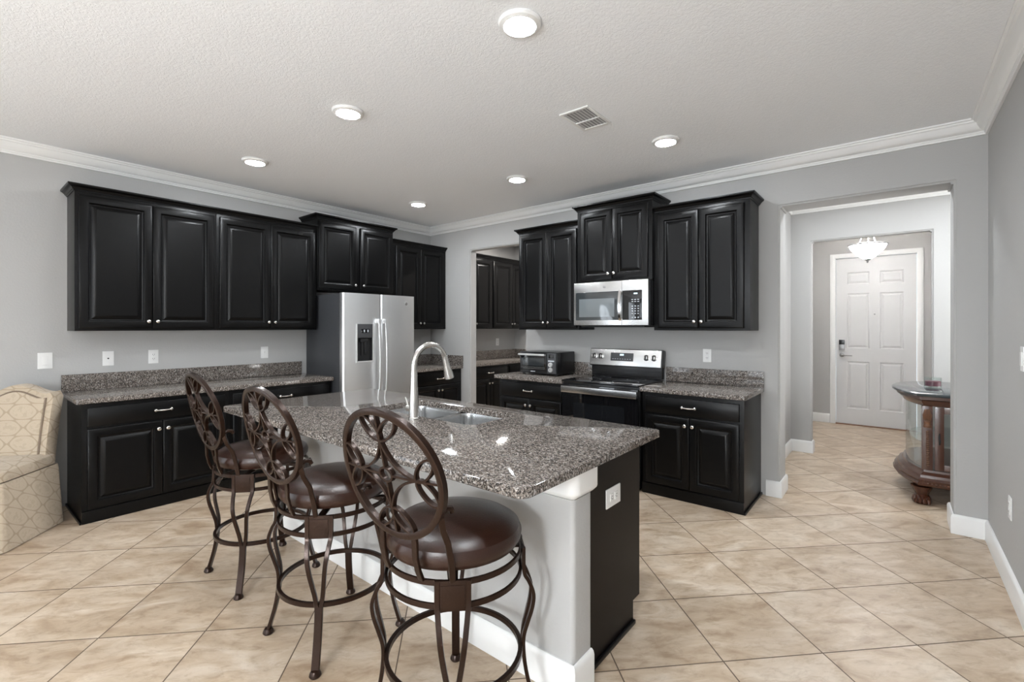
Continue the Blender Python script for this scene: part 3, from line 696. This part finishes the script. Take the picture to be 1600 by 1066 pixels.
mb = MB().box(H[0], H[1], yh-0.004, yh+0.02, 1.285, H[3]+r_, 0.004); mb.box(H[0]+0.045, H[1]-0.04, yh-0.0055, yh-0.003, 1.335, 1.375, 0.001, mi=1)
for k in range(4): mb.box(H[0]+0.052+k*0.021, H[0]+0.066+k*0.021, yh-0.0065, yh-0.005, 1.342, 1.368, mi=2 if k % 2 else 1)
mb.build('dispenser_panel', [M['panelgrey'], M['blkglass'], M['mark']], dl)
def fr_handle(x, ydoor, parent):
    z0, z1 = 0.55, 1.475; mb = MB(); pts = []
    for k in range(15):
        u = k/14; z = z0+(z1-z0)*u; pts.append((x, ydoor-0.028-0.030*math.sin(PI*u)**0.8, z))
    mb.strap(pts, (1, 0, 0), 0.030, 0.014)
    for z in (z0+0.012, z1-0.018): mb.box(x-0.016, x+0.016, ydoor-0.04, ydoor+0.012, z-0.022, z+0.022, 0.005)
    mb.build('handle', M['steelv'], parent)
fr_handle(XS-0.042, yA(XS-0.042), dl); fr_handle(XS+0.042, yB(XS+0.042), dr_)
mb = MB().lathe([(0.001, 0.002), (0.017, 0.002), (0.018, -0.001), (0.0165, -0.003), (0.014, -0.002), (0.001, -0.002)], (FW-0.13, yB(FW-0.13), 1.655), 24, axis='y')
mb.tube([(FW-0.13+0.009*math.cos(a/8*2*PI), yB(FW-0.13)-0.003, 1.655+0.009*math.sin(a/8*2*PI)) for a in range(7)], 0.0014, 6, mi=1)
mb.build('round_emblem', [M['pewter'], M['chrome']], dr_)

# ------------------------------------------------------------------ microwave
mw = thing('microwave', 'stainless over-the-range microwave with black control panel', 'microwave', (2.588, 0, 1.408))
MW, MH, MY = 0.758, 0.412, -0.405
MB().box(0.0, MW, MY+0.03, -0.002, 0.0, MH, 0.004).build('body', M['blk'], mw)
mb = MB().box(0.0, MW, MY-0.015, MY+0.0295, 0.004, MH-0.001, 0.005)
fm = mb.build('front_panel', M['steelh'], mw)
yf = MY-0.0155
mb = MB().box(0.025, 0.475, yf-0.004, yf, 0.052, 0.318, 0.004)
wd = mb.build('door_window', M['micglass'], mw)
MB().box(0.062, 0.435, yf-0.0052, yf-0.0042, 0.082, 0.255, 0.0005).build('window_screen', M['micinner'], wd)
MB().box(0.5955-0.09, 0.5975-0.09, yf-0.001, yf+0.001, 0.006, MH-0.004).build('door_seam', M['slot'], mw)
mb = MB().box(0.515, 0.7, yf-0.005, yf, 0.052, 0.318, 0.004)
for r in range(4):
    for c_ in range(3): mb.box(0.605+c_*0.028, 0.618+c_*0.028, yf-0.0058, yf-0.0045, 0.105+r*0.022, 0.113+r*0.022, mi=1)
for r in (0, 1):
    for c_ in range(3): mb.box(0.603+c_*0.028, 0.620+c_*0.028, yf-0.0058, yf-0.0045, 0.213+r*0.018, 0.219+r*0.018, mi=1)
for c_ in range(3): mb.lathe([(0.001, 0.0005), (0.007, 0.0005), (0.007, -0.001), (0.001, -0.001)], (0.612+c_*0.028, yf-0.0048, 0.074), 10, axis='y', mi=1)
mb.box(0.625, 0.66, yf-0.0058, yf-0.0045, 0.283, 0.293, mi=2)
mb.build('control_panel', [M['blkglass'], M['mark'], M['led']], mw)
pts = [(0.497, yf-0.012-0.026*math.sin(PI*k/12)**0.7, 0.050+0.27*k/12) for k in range(13)]
MB().strap(pts, (1, 0, 0), 0.026, 0.010).box(0.485, 0.509, yf-0.016, yf, 0.046, 0.066, 0.003).box(0.485, 0.509, yf-0.016, yf, 0.304, 0.324, 0.003).build('handle', M['chrome'], mw)
MB().lathe([(0.001, 0.001), (0.011, 0.001), (0.011, -0.002), (0.009, -0.0025), (0.001, -0.002)], (0.33, yf-0.0, 0.362), 20, axis='y').build('round_emblem', M['pewter'], mw)
MB().box(0.05, 0.70, MY+0.04, -0.05, -0.014, -0.0005, 0.004).build('vent_grille', M['blkmat'], mw)

# ------------------------------------------------------------------ range
rg = thing('electric_range', 'black and stainless electric range with glass cooktop', 'range', (2.586, 0, 0))
RW, RY = 0.762, -0.60
MB().box(0.0, RW, RY, -0.03, 0.02, 0.885, 0.004).build('body', M['blk'], rg)
MB().box(-0.001+0.001, RW, RY-0.035, -0.085, 0.8855, 0.903, 0.006).build('cooktop', M['blkglass'], rg)
mb = MB().box(0.003, RW-0.003, RY-0.030, RY-0.001, 0.225, 0.865, 0.006); od = mb.build('oven_door', M['blkglass'], rg)
mb = MB().box(0.125, RW-0.125, RY-0.032, RY-0.0298, 0.36, 0.70, 0.0008); mb.build('oven_window', M['ovenglass'], od)
mb = MB().box(0.005, RW-0.005, RY-0.060, RY-0.0302, 0.790, 0.850, 0.008); mb.build('handle', M['steelh'], od)
MB().box(0.003, RW-0.003, RY-0.026, RY-0.001, 0.04, 0.218, 0.006).build('drawer', M['steelh'], rg)
MB().box(0.012, RW-0.012, -0.085, -0.022, 0.903, 1.030, 0.004).build('backguard', M['blk'], rg)
t0 = Vector((0, -0.105, 1.012)); tilt = 0.16
cp = MB(); cp.xf = Matrix.Translation((0, -0.100, 1.015)) @ Matrix.Rotation(-tilt, 4, 'X')
cp.box(0.0, RW, -0.012, 0.055, -0.008, 0.165, 0.006, mi=1); cp.box(0.006, RW-0.012, -0.0155, -0.0115, 0.0, 0.157, 0.002, mi=0)
cpo = cp.build('control_panel', [M['steelh'], M['blk']], rg)
dp = MB(); dp.xf = cp.xf if hasattr(cp, 'xf') else Matrix()
dp.box(0.235, 0.475, -0.0185, -0.0157, 0.045, 0.125, 0.002, mi=0)
for k in range(3): dp.box(0.335+k*0.014, 0.345+k*0.014, -0.0195, -0.0183, 0.098, 0.114, mi=2)
for k in range(8): dp.box(0.255+k*0.026, 0.268+k*0.026, -0.0195, -0.0183, 0.062, 0.067, mi=1)
dp.build('clock_display', [M['panelgrey'], M['mark'], M['led']], cpo)
for x in (0.055, 0.125, RW-0.155, RW-0.08):
    kb = MB(); kb.xf = dp.xf
    kb.lathe([(0.001, 0), (0.029, 0), (0.029, -0.005), (0.022, -0.008), (0.021, -0.026), (0.018, -0.030), (0.001, -0.030)], (x, -0.0157, 0.085), 22, axis='y', mi=0)
    kb.box(x-0.006, x+0.006, -0.054, -0.044, 0.064, 0.106, 0.003, mi=1)
    kb.build('control_knob', [M['chrome'], M['blk']], cpo)
for x, y, r in ((0.2, -0.45, 0.10), (0.56, -0.45, 0.115), (0.2, -0.22, 0.085), (0.56, -0.22, 0.085)):
    MB().lathe([(r, 0), (r+0.003, 0), (r+0.003, 0.0006), (r, 0.0006), (r, 0)], (x, y, 0.9028), 40).build('burner_ring', M['panelgrey'], rg)

# ------------------------------------------------------------------ toaster oven
to = thing('toaster_oven', 'black countertop toaster oven with steel handle and two dials', 'toaster oven', (1.90, -0.395, ZCT))
TW, TD, TH = 0.475, 0.335, 0.245
MB().box(0, TW, 0, TD, 0.018, TH, 0.008).build('body', M['blk'], to)
for x in (0.03, TW-0.03):
    for y in (0.03, TD-0.03): MB().lathe([(0.001, 0.0005), (0.014, 0.0005), (0.016, 0.018), (0.001, 0.018)], (x, y, 0), 12).build('foot', M['blkmat'], to)
mb = MB().box(0.012, 0.352, -0.016, -0.0005, 0.062, 0.222, 0.004); dd = mb.build('glass_door', M['blkglass'], to)
MB().box(0.05, 0.325, -0.018, -0.0165, 0.10, 0.182, 0.001).build('door_window', M['micglass'], dd)
mb = MB().box(0.03, 0.335, -0.0195, -0.0165, 0.083, 0.089); mb.box(0.05, 0.335, -0.0195, -0.0165, 0.068, 0.075); mb.build('rack_bars', M['chrome'], dd)
MB().box(0.008, 0.346, -0.050, -0.030, 0.207, 0.226, 0.006).box(0.012, 0.030, -0.035, -0.016, 0.209, 0.223).box(0.326, 0.344, -0.035, -0.016, 0.209, 0.223).build('handle', M['knobsilver'], dd)
mb = MB().box(0.36, TW-0.008, -0.012, -0.0005, 0.03, TH-0.01, 0.003); cpn = mb.build('control_panel', M['panelgrey'], to)
mb = MB().box(0.38, 0.44, -0.0135, -0.0118, 0.185, 0.222, 0.001); mb.box(0.40, 0.432, -0.0143, -0.013, 0.19, 0.217, mi=1); mb.build('display', [M['blkglass'], M['panelgrey']], cpn)
MB().box(0.372, 0.448, -0.0137, -0.0118, 0.150, 0.163, 0.001).build('light_bar', M['mark'], cpn)
for z in (0.118, 0.066): MB().lathe([(0.001, 0), (0.024, 0), (0.023, -0.016), (0.020, -0.019), (0.001, -0.019)], (0.407, -0.0122, z), 22, axis='y').box(0.405, 0.409, -0.0325, -0.031, z-0.01, z+0.012, mi=1).build('dial', [M['knobsilver'], M['blkmat']], cpn)
MB().box(0.14, 0.20, -0.0015, -0.0002, 0.036, 0.044).build('nameplate', M['mark'], to)

# ------------------------------------------------------------------ bar stools
def make_stool():
    t = thing('bar_stool', '', 'bar stool', (0, 0, 0), 0, 'bronze bar stools at the island')
    prof = [(0.243, 0.620), (0.245, 0.535), (0.262, 0.500), (0.280, 0.450), (0.277, 0.400), (0.262, 0.345), (0.249, 0.295), (0.247, 0.250), (0.252, 0.190), (0.264, 0.125), (0.282, 0.060), (0.296, 0.012)]
    def smoothp(p, n=4):
        out = []
        for i in range(len(p)-1):
            p0, p1, p2, p3 = p[max(i-1, 0)], p[i], p[i+1], p[min(i+2, len(p)-1)]
            for k in range(n):
                u = k/n; out.append(tuple(0.5*(2*b+(c-a)*u+(2*a-5*b+4*c-d)*u*u+(3*b-a-3*c+d)*u**3) for a, b, c, d in zip(p0, p1, p2, p3)))
        return out+[p[-1]]
    sp = smoothp(prof)
    for k in range(4):
        a = PI/4+k*PI/2; u = Vector((math.cos(a), math.sin(a), 0)); tt = Vector((-u.y, u.x, 0)); mb = MB()
        for s_ in (-1, 1):
            up = [(u*r+tt*s_*(0.007+0.041*max(0, min(1, (z-0.24)/0.30))**0.9)+Vector((0, 0, z))) for r, z in sp if z >= 0.235]
            mb.strap(up, tt, 0.017, 0.013)
        lo = [(u*r+Vector((0, 0, z))) for r, z in sp if z <= 0.262]
        mb.strap(lo, tt, 0.032, 0.014)
        lg = mb.build('leg', M['bronze'], t)
        r, z = sp[-1]
        MB().lathe([(0.001, 0.0005), (0.021, 0.0005), (0.024, 0.006), (0.022, 0.014), (0.016, 0.024), (0.001, 0.026)], (u.x*r, u.y*r, 0), 16).build('foot', M['bronze'], lg)
        mb = MB(); mb.xf = Matrix.Rotation(a+PI/2, 4, 'Z')
        mb.box(-0.056, 0.056, -0.2475, -0.2405, 0.528, 0.622, 0.002); mb.box(-0.036, 0.036, -0.2495, -0.2470, 0.542, 0.608, 0.001); mb.box(-0.032, 0.032, -0.2492, -0.2485, 0.546, 0.604)
        mb.build('corner_plate', M['bronze'], t)
    def ring(name, R, z, w, th):
        MB().strap([(R*math.cos(2*PI*k/56), R*math.sin(2*PI*k/56), z) for k in range(56)], (0, 0, 1), w, th, closed=True).build(name, M['bronze'], t)
    ring('frame_ring', 0.236, 0.610, 0.018, 0.010); ring('frame_ring', 0.236, 0.537, 0.018, 0.010); ring('footrest_ring', 0.236, 0.252, 0.020, 0.016)
    mb = MB()
    for k in range(2):
        a = PI/4+k*PI/2; mb.strap([(0.231*math.cos(a)*q, 0.231*math.sin(a)*q, 0.608+0.001*k) for q in (-1, -.5, 0, .5, 1)], (-math.sin(a), math.cos(a), 0), 0.03, 0.007)
    mb.lathe([(0.001, 0.612), (0.085, 0.612), (0.085, 0.634), (0.001, 0.634)]); mb.build('swivel', M['bronze'], t)
    # everything above swivels
    seat = MB().lathe([(0.001, 0.634), (0.205, 0.634), (0.226, 0.642), (0.238, 0.660), (0.240, 0.680), (0.232, 0.700), (0.205, 0.717), (0.15, 0.727), (0.08, 0.731), (0.001, 0.732)], n=56).build('seat', M['leather'], t)
    A, VB, VT = 0.207, 0.755, 1.150
    def P3(u, v, n=0.0):
        w_ = (v+1)/2; r = 0.262+0.092*w_; z = VB+(VT-VB)*w_
        return Vector((u, -r+0.42*u*u+n, z))
    HV = (VT-VB)/2
    def Q(x, y): return P3(x*A, y)          # unit-disc coordinates
    def bar(mb, pts2, w_, th, closed=False): mb.strap([Q(*p) for p in pts2], (0, 1, 0.12), w_, th, closed=closed)
    N = 64
    bk = MB(); bar(bk, [(math.cos(2*PI*k/N), math.sin(2*PI*k/N)) for k in range(N)], 0.022, 0.021, True)
    back = bk.build('backrest', M['bronze'], t)
    sc = MB(); W, TH = 0.017, 0.0075
    sc.strap([Q(0.13*math.cos(2*PI*k/20), 0.11*math.sin(2*PI*k/20)) for k in range(20)], (0, 1, 0.12), W, TH, closed=True)
    nodes = [(0, 0.56), (0.60, 0), (0, -0.56), (-0.60, 0)]
    for i in range(4):
        a, b = nodes[i], nodes[(i+1) % 4]
        cpt = (0.30*(a[0]+b[0]) * 0.62, 0.30*(a[1]+b[1]) * 0.62)
        pts2 = [((1-u)**2*a[0]+2*u*(1-u)*cpt[0]+u*u*b[0], (1-u)**2*a[1]+2*u*(1-u)*cpt[1]+u*u*b[1]) for u in [k/12 for k in range(13)]]
        bar(sc, pts2, W, TH)
        d = Vector(a).normalized(); pr = Vector((-d.y, d.x)); ln = Vector(a).length
        bar(sc, [tuple(d*q) for q in (0.12, ln*0.6, ln)], W, TH)                    # node to hub
        bar(sc, [tuple(d*q) for q in (ln, ln+0.18, 0.97)], W, TH)                   # node to rim
        for s_ in (-1, 1):
            ax = (d*0.92+pr*s_*0.36).normalized(); c0 = Vector(a); c1 = ax*0.965; ctr = (c0+c1)/2; hl = (c1-c0).length/2; ax2 = (c1-c0).normalized(); pp = Vector((-ax2.y, ax2.x))
            bar(sc, [tuple(ctr+ax2*hl*math.cos(2*PI*k/22)+pp*0.105*math.sin(2*PI*k/22)) for k in range(22)], W, TH, True)
    sc.build('scrollwork', M['bronze'], back)
    for s_ in (-1, 1):
        p0 = Q(s_*0.34, -0.92)
        MB().strap([p0+Vector((0, -0.004, 0.006)), p0+Vector((s_*0.002, 0.0, -0.03)), Vector((s_*0.072, -0.262, 0.70)), Vector((s_*0.074, -0.252, 0.655)), Vector((s_*0.074, -0.238, 0.622))], (1, 0, 0), 0.022, 0.011).build('back_post', M['bronze'], t)
        q = Q(s_*0.83, -0.60)
        MB().strap([q+Vector((0, 0.004, 0.03)), q+Vector((s_*0.006, 0.006, 0)), q+Vector((0, 0.020, -0.035)), q+Vector((s_*-0.008, 0.050, -0.085)), Vector((s_*0.162, -0.200, 0.680)), Vector((s_*0.156, -0.188, 0.618))], (0.6*s_, 0.8, 0), 0.019, 0.011).tube([q+Vector((s_*0.004, 0.004, 0.020)), q+Vector((s_*0.010, 0.022, 0.032)), q+Vector((s_*0.012, 0.040, 0.028)), q+Vector((s_*0.012, 0.046, 0.016))], 0.009, 8).build('side_brace', M['bronze'], t)
    return t
SW = ('seat', 'backrest', 'back_post', 'side_brace')
st0 = make_stool()
STOOLS = [((2.19, -3.165), 0, -0.01, 'bronze bar stool with brown leather seat, farthest of three, nearest the left counter'),
          ((3.01, -3.19), 0, 0.035, 'bronze bar stool with brown leather seat, in the middle of the three'),
          ((3.795, -3.185), 0, 0.09, 'bronze bar stool with brown leather seat, closest to camera at the island corner')]
for i, ((x, y), rz, sw, lab) in enumerate(STOOLS):
    o = st0 if i == 0 else copy_tree(st0)
    o.location = (x, y, 0); o['label'] = lab
    for ch in o.children:
        if ch.name.split('.')[0] in SW: ch.rotation_euler = (0, 0, sw)

# ------------------------------------------------------------------ beige chair (front towards -y in its own frame)
ch = thing('dining_chair', 'cream ogee-patterned skirted dining chair at the left edge', 'chair', (0.426, -4.12, 0), 0.874)
CW, CD = 0.225, 0.25
mb = MB(); rings = []
n = 10
for z, ins in ((0.006, -0.020), (0.02, -0.020), (0.20, -0.008), (0.40, 0.004), (0.425, 0.010)):
    ring = []
    for k, p in enumerate(rrect(-CW, CW, -CD, CD, 0.03, ins, n)):
        wv = 0.004*math.sin(k*1.9)*(1-z/0.43)
        ring.append((p[0]*(1+wv), p[1]*(1+wv), z))
    rings.append(ring)
mb.loops(rings); mb.build('skirt', M['fabric'], ch)
mb = MB(); rings = [[(p[0], p[1], z) for p in rrect(-CW+0.005, CW-0.005, -CD-0.005, CD-0.02, 0.05, i)] for i, z in ((0.02, 0.4255), (0.0, 0.435), (-0.004, 0.465), (0.004, 0.495), (0.03, 0.508), (0.12, 0.516))]
mb.loops(rings); mb.build('seat_cushion', M['fabric'], ch)
def crest(x, hw): 
    u = abs(x)/hw
    return 0.965+0.060*math.cos(min(1, u/0.8)*PI/1.0)*0.5+0.03*(1 if u < 0 else 0)+(0.012*max(0, (u-0.8)/0.2))
def back_outline(off=0.0):
    out = []; hw = 0.275
    for k in range(8): 
        z = 0.43+off+(0.90-0.43-off)*k/7; out.append((-(0.195+0.036*((z-0.43)/0.5)**1.5)+off, z))
    for k in range(1, 20):
        x = -0.231+off+(0.462-2*off)*k/20; out.append((x, crest(x, 0.231)-off*0.9+0.0))
    for k in range(7, -1, -1):
        z = 0.43+off+(0.90-0.43-off)*k/7; out.append((0.195+0.036*((z-0.43)/0.5)**1.5-off, z))
    return out
def yb(z, base_): return base_+0.06*(z-0.43)
mb = MB(); rings = []
for off, y in ((0.02, 0.150), (0.006, 0.146), (0.0, 0.158), (0.0, 0.235), (0.008, 0.248), (0.03, 0.252)):
    rings.append([(x, yb(z, y), z) for x, z in back_outline(off)])
mb.loops(rings); mb.build('backrest', M['fabric'], ch)
mb = MB(); rings = []
for off, y in ((0.052, 0.152), (0.056, 0.143), (0.075, 0.138), (0.13, 0.134)): rings.append([(x, yb(z, y), z) for x, z in back_outline(off)])
mb.loops(rings); mb.build('back_panel', M['fabric'], ch)
MB().tube([(x, yb(z, 0.147), z) for x, z in back_outline(0.05)], 0.0055, 8).build('welt', M['welt'], ch)

# ------------------------------------------------------------------ curio cabinet in the hall
cu = thing('curio_cabinet', 'carved cherry curio cabinet with curved glass and dark stone top in the hall', 'cabinet', (5.42, 1.0, 0))
def plan(off=0.0):
    pts = [(5.155, 0.545), (5.085, 0.68), (5.035, 0.82), (5.005, 1.00), (5.00, 1.15), (5.02, 1.32), (5.075, 1.48), (5.17, 1.60), (5.30, 1.66), (5.55, 1.68), (5.80, 1.66), (5.92, 1.58), (6.00, 1.45), (6.04, 1.25), (6.05, 1.05), (6.03, 0.85), (5.98, 0.70), (5.90, 0.545)]
    c0 = Vector((5.52, 1.10)); out = []
    for p in pts:
        v = Vector(p)-c0; L = v.length; v = v*(L-off)/L; out.append((v.x+c0.x-5.42, v.y+c0.y-1.0))
    return out
def rings_of(levels): return [[(x, y, z) for x, y in plan(o_)] for o_, z in levels]
MB().loops(rings_of([(0.02, 0.846), (0.0, 0.850), (-0.005, 0.860), (0.0, 0.870), (0.012, 0.876)])).build('stone_top', M['stone'], cu)
MB().loops(rings_of([(0.075, 0.770), (0.070, 0.785), (0.055, 0.800), (0.05, 0.812), (0.03, 0.822), (0.03, 0.8455)])).build('apron', M['wood'], cu)
MB().loops(rings_of([(0.05, 0.130), (0.012, 0.145), (0.005, 0.160), (0.02, 0.175), (0.015, 0.190), (0.035, 0.205), (0.04, 0.225), (0.07, 0.245), (0.075, 0.262)])).build('plinth', M['wood'], cu)
g = plan(0.095)
def wall_strip(i0, i1, z0, z1):
    mb = MB(); a = g[i0:i1+1]
    t = bmesh.new(); lo = [t.verts.new((x, y, z0)) for x, y in a]; hi = [t.verts.new((x, y, z1)) for x, y in a]
    for k in range(len(a)-1): t.faces.new((lo[k], lo[k+1], hi[k+1], hi[k]))
    mb.add(t); return mb
wall_strip(0, 8, 0.262, 0.770).build('curved_glass', M['glass'], cu)
wall_strip(12, 17, 0.262, 0.770).build('curved_glass', M['glass'], cu)
MB().box(0.10, 0.42, 0.50, 0.515, 0.263, 0.769).build('back_panel', M['wood'], cu)
fx0, fx1 = g[0][0], g[-1][0]; fy = g[0][1]
def post(x, y, parent=cu):
    mb = MB().box(x-0.033, x+0.033, y-0.025, y+0.03, 0.2625, 0.7695, 0.004)
    o = mb.build('corner_post', M['wood'], parent)
    mb = MB()
    for k in range(17): mb.lathe([(0.001, -0.008), (0.009, -0.004), (0.010, 0.0), (0.009, 0.004), (0.001, 0.008)], (x+0.004, y-0.028, 0.305+k*0.0165), 10)
    for k in range(5):
        mb.tube([(x-0.018+k*0.009, y-0.030, 0.66), (x-0.02+k*0.010, y-0.036, 0.70), (x-0.012+k*0.006, y-0.030, 0.745)], [0.006, 0.009, 0.004], 8)
    mb.lathe([(0.001, 0.600), (0.022, 0.602), (0.026, 0.615), (0.020, 0.630), (0.024, 0.645), (0.018, 0.655), (0.001, 0.657)], (x, y-0.022, 0), 16)
    mb.build('carving', M['woodcarve'], o)
post(fx0+0.01, fy+0.0); post(fx1-0.01, fy+0.0)
dx0, dx1 = fx0+0.055, fx1-0.055
mb = MB()
for b in ((dx0, dx0+0.055, 0.266, 0.766), (dx1-0.055, dx1, 0.266, 0.766), (dx0+0.055, dx1-0.055, 0.266, 0.315), (dx0+0.055, dx1-0.055, 0.715, 0.766)): mb.box(b[0], b[1], fy-0.012, fy+0.012, b[2], b[3], 0.004)
df = mb.build('door_frame', M['wood'], cu)
MB().box(dx0+0.055, dx1-0.055, fy-0.002, fy+0.002, 0.315, 0.715).build('door_glass', M['glass'], df)
MB().tube([(dx0+0.028, fy-0.014, 0.56), (dx0+0.026, fy-0.024, 0.53), (dx0+0.030, fy-0.026, 0.50), (dx0+0.028, fy-0.014, 0.47)], [0.004, 0.006, 0.007, 0.004], 8).build('handle', M['blkmat'], df)
MB().loops([[(x, y, z) for x, y in plan(0.12)] for z in (0.46, 0.466)]).build('glass_shelf', M['glass'], cu)
mb = MB()
for k in range(26): mb.lathe([(0.001, -0.006), (0.008, 0), (0.001, 0.006)], (-0.20+k*0.024, -0.455+0.012, 0.168), 8)
mb.build('bead_molding', M['woodcarve'], cu)
for x, y in ((-0.235, -0.375), (0.43, -0.375), (-0.20, 0.50), (0.40, 0.50)):
    mb = MB(); rings = []
    for z, rx, ry, oy in ((0.001, 0.056, 0.062, -0.02), (0.02, 0.064, 0.072, -0.025), (0.045, 0.058, 0.062, -0.02), (0.065, 0.042, 0.046, -0.005), (0.09, 0.052, 0.056, 0.0), (0.115, 0.066, 0.068, 0.0), (0.1295, 0.070, 0.072, 0.0)):
        rings.append([(x+rx*math.cos(2*PI*k/24), y+oy+ry*math.sin(2*PI*k/24)*(1+(0.08*math.cos(6*2*PI*k/24) if z < 0.05 else 0)), z) for k in range(24)])
    mb.loops(rings)
    for k in (-1.5, -.5, .5, 1.5): mb.tube([(x+k*0.024, y-0.055, 0.052), (x+k*0.026, y-0.088, 0.034), (x+k*0.027, y-0.098, 0.012)], [0.010, 0.0125, 0.009], 8)
    mb.build('claw_foot', M['wood'], cu)
cj = thing('jar_candle', 'plum candle in a clear glass jar on the curio cabinet top', 'candle', (5.27, 1.02, 0.876))
MB().lathe([(0.001, 0.0008), (0.056, 0.0008), (0.058, 0.006), (0.058, 0.088), (0.055, 0.090), (0.0545, 0.010), (0.001, 0.010)], n=32).build('glass_jar', M['glass'], cj)
MB().lathe([(0.001, 0.018), (0.053, 0.018), (0.053, 0.058), (0.05, 0.060), (0.001, 0.0595)], n=32).build('wax', M['wax'], cj)
MB().tube([(0, 0, 0.059), (0, 0, 0.07)], 0.0012, 6).build('wick', M['blkmat'], cj)

# ------------------------------------------------------------------ ceiling fixtures
def can(label, x, y, group='recessed ceiling lights'):
    dm = M['pantryfill'] if 'pantry' in label else M['can']
    t = thing('ceiling_light', label, 'ceiling light', (x, y, ZC), 0, group)
    MB().lathe([(0.097, -0.0005), (0.098, -0.006), (0.092, -0.016), (0.074, -0.022), (0.070, -0.020), (0.070, -0.012), (0.001, -0.010), (0.001, -0.0005)], n=40).build('trim_ring', M['trim'], t)
    MB().lathe([(0.001, -0.0125), (0.0685, -0.0125), (0.0685, -0.019), (0.05, -0.021), (0.001, -0.022)], n=32).build('diffuser', dm, t)
    return t
for lab, x, y in (('lit recessed light nearest the camera, in front of the vent', 3.715, -2.705), ('lit recessed light above the middle bar stool side of the island', 2.335, -2.71), ('lit recessed light above the left counter wall cabinets', 0.94, -2.70),
                  ('lit recessed light near the crown corner above the refrigerator', 0.935, -0.99), ('lit recessed light in front of the toaster oven cabinet', 2.33, -0.985), ('lit recessed light right of the ceiling vent, in front of the range', 3.719, -0.986),
                  ('added unseen fill light in the hall ceiling, behind the header of the wide opening', 4.75, 0.80), ('added unseen fill light deeper in the hall, above the curio cabinet', 5.75, 0.95), ('added unseen fill light in the living area, above the camera beside the right wall', 4.7, -4.5), ('added unseen fill light in the living area, behind the camera on the right', 4.2, -6.4), ('added unseen fill light in the living area, far behind on the left', 1.6, -7.6),  # hall and living-area lights are unseen, added as fill
                  ('added unseen fill light in the pantry ceiling, behind its header', 1.5, 0.9), ('added unseen fill light in the pantry ceiling, close to the pantry cabinets', 0.75, 1.0)): can(lab, x, y)  # both pantry lights are unseen, added to brighten the pantry
vt = thing('ceiling_vent', 'white rectangular air vent in the textured ceiling', 'vent', (3.452, -1.675, ZC))
mb = MB()
for b in ((-0.105, -0.085, -0.155, 0.155), (0.085, 0.105, -0.155, 0.155), (-0.085, 0.085, -0.155, -0.135), (-0.085, 0.085, 0.135, 0.155)): mb.box(b[0], b[1], b[2], b[3], -0.010, -0.0005, 0.003)
mb.box(-0.0849, 0.0849, -0.1349, 0.1349, -0.003, -0.0006, mi=1); mb.box(-0.085, 0.085, 0.02, 0.03, -0.010, -0.002)
mb.build('frame', [M['trim'], M['duct']], vt)
for k in range(7):
    x = -0.070+k*0.0233; mb = MB(); mb.loops([[(x-0.008, y, -0.003), (x-0.007, y, -0.003), (x+0.009, y, -0.011), (x+0.008, y, -0.011)] for y in (-0.134, 0.134)]); mb.build('slat', M['trim'], vt, smooth=0)
pl = thing('pendant_bowl_light', 'lit white glass bowl light hanging in front of the entry door', 'ceiling light', (4.765, 2.75, ZC))
zb = -0.385
MB().lathe([(0.001, -0.0005), (0.065, -0.0005), (0.06, -0.02), (0.02, -0.03), (0.001, -0.03)], n=28).build('canopy', M['pewter'], pl)
mb = MB()
for k in range(3):
    a = 2*PI*k/3+0.6; mb.tube([(0.02*math.cos(a), 0.02*math.sin(a), -0.025), (0.07*math.cos(a), 0.07*math.sin(a), zb+0.10), (0.10*math.cos(a), 0.10*math.sin(a), zb+0.02)], 0.005, 8)
mb.build('stem', M['trim'], pl)
MB().lathe([(0.195, zb+0.0), (0.200, zb+0.010), (0.193, zb+0.018), (0.1865, zb+0.010), (0.188, zb), (0.195, zb+0.0)], n=48).build('rim', M['pewter'], pl)
MB().lathe([(0.186, zb+0.004), (0.165, zb-0.045), (0.125, zb-0.090), (0.075, zb-0.135), (0.04, zb-0.160), (0.001, zb-0.165), (0.001, zb-0.150), (0.07, zb-0.125), (0.12, zb-0.08), (0.16, zb-0.035), (0.18, zb+0.004)], n=40).build('glass_bowl', M['bowl'], pl)
MB().lathe([(0.001, zb-0.163), (0.035, zb-0.163), (0.03, zb-0.172), (0.012, zb-0.18), (0.010, zb-0.20), (0.001, zb-0.21)], n=20).build('finial', M['pewter'], pl)

# floor lamp added out of view behind the camera as frontal fill
for lab, x, y in (('added unseen fill lamp with white drum shade behind the camera on the right', 4.75, -6.2),):
    fl = thing('fill_lamp', lab, 'lamp', (x, y, 0))
    MB().lathe([(0.001, 0.0005), (0.15, 0.0005), (0.15, 0.012), (0.03, 0.03), (0.001, 0.03)], n=32).build('base', M['pewter'], fl)
    MB().tube([(0, 0, 0.03), (0, 0, 1.32)], 0.011, 12).build('pole', M['pewter'], fl)
    MB().lathe([(0.19, 1.30), (0.192, 1.30), (0.172, 1.62), (0.170, 1.62), (0.19, 1.30)], n=40).build('lamp_shade', M['fillshade'], fl)
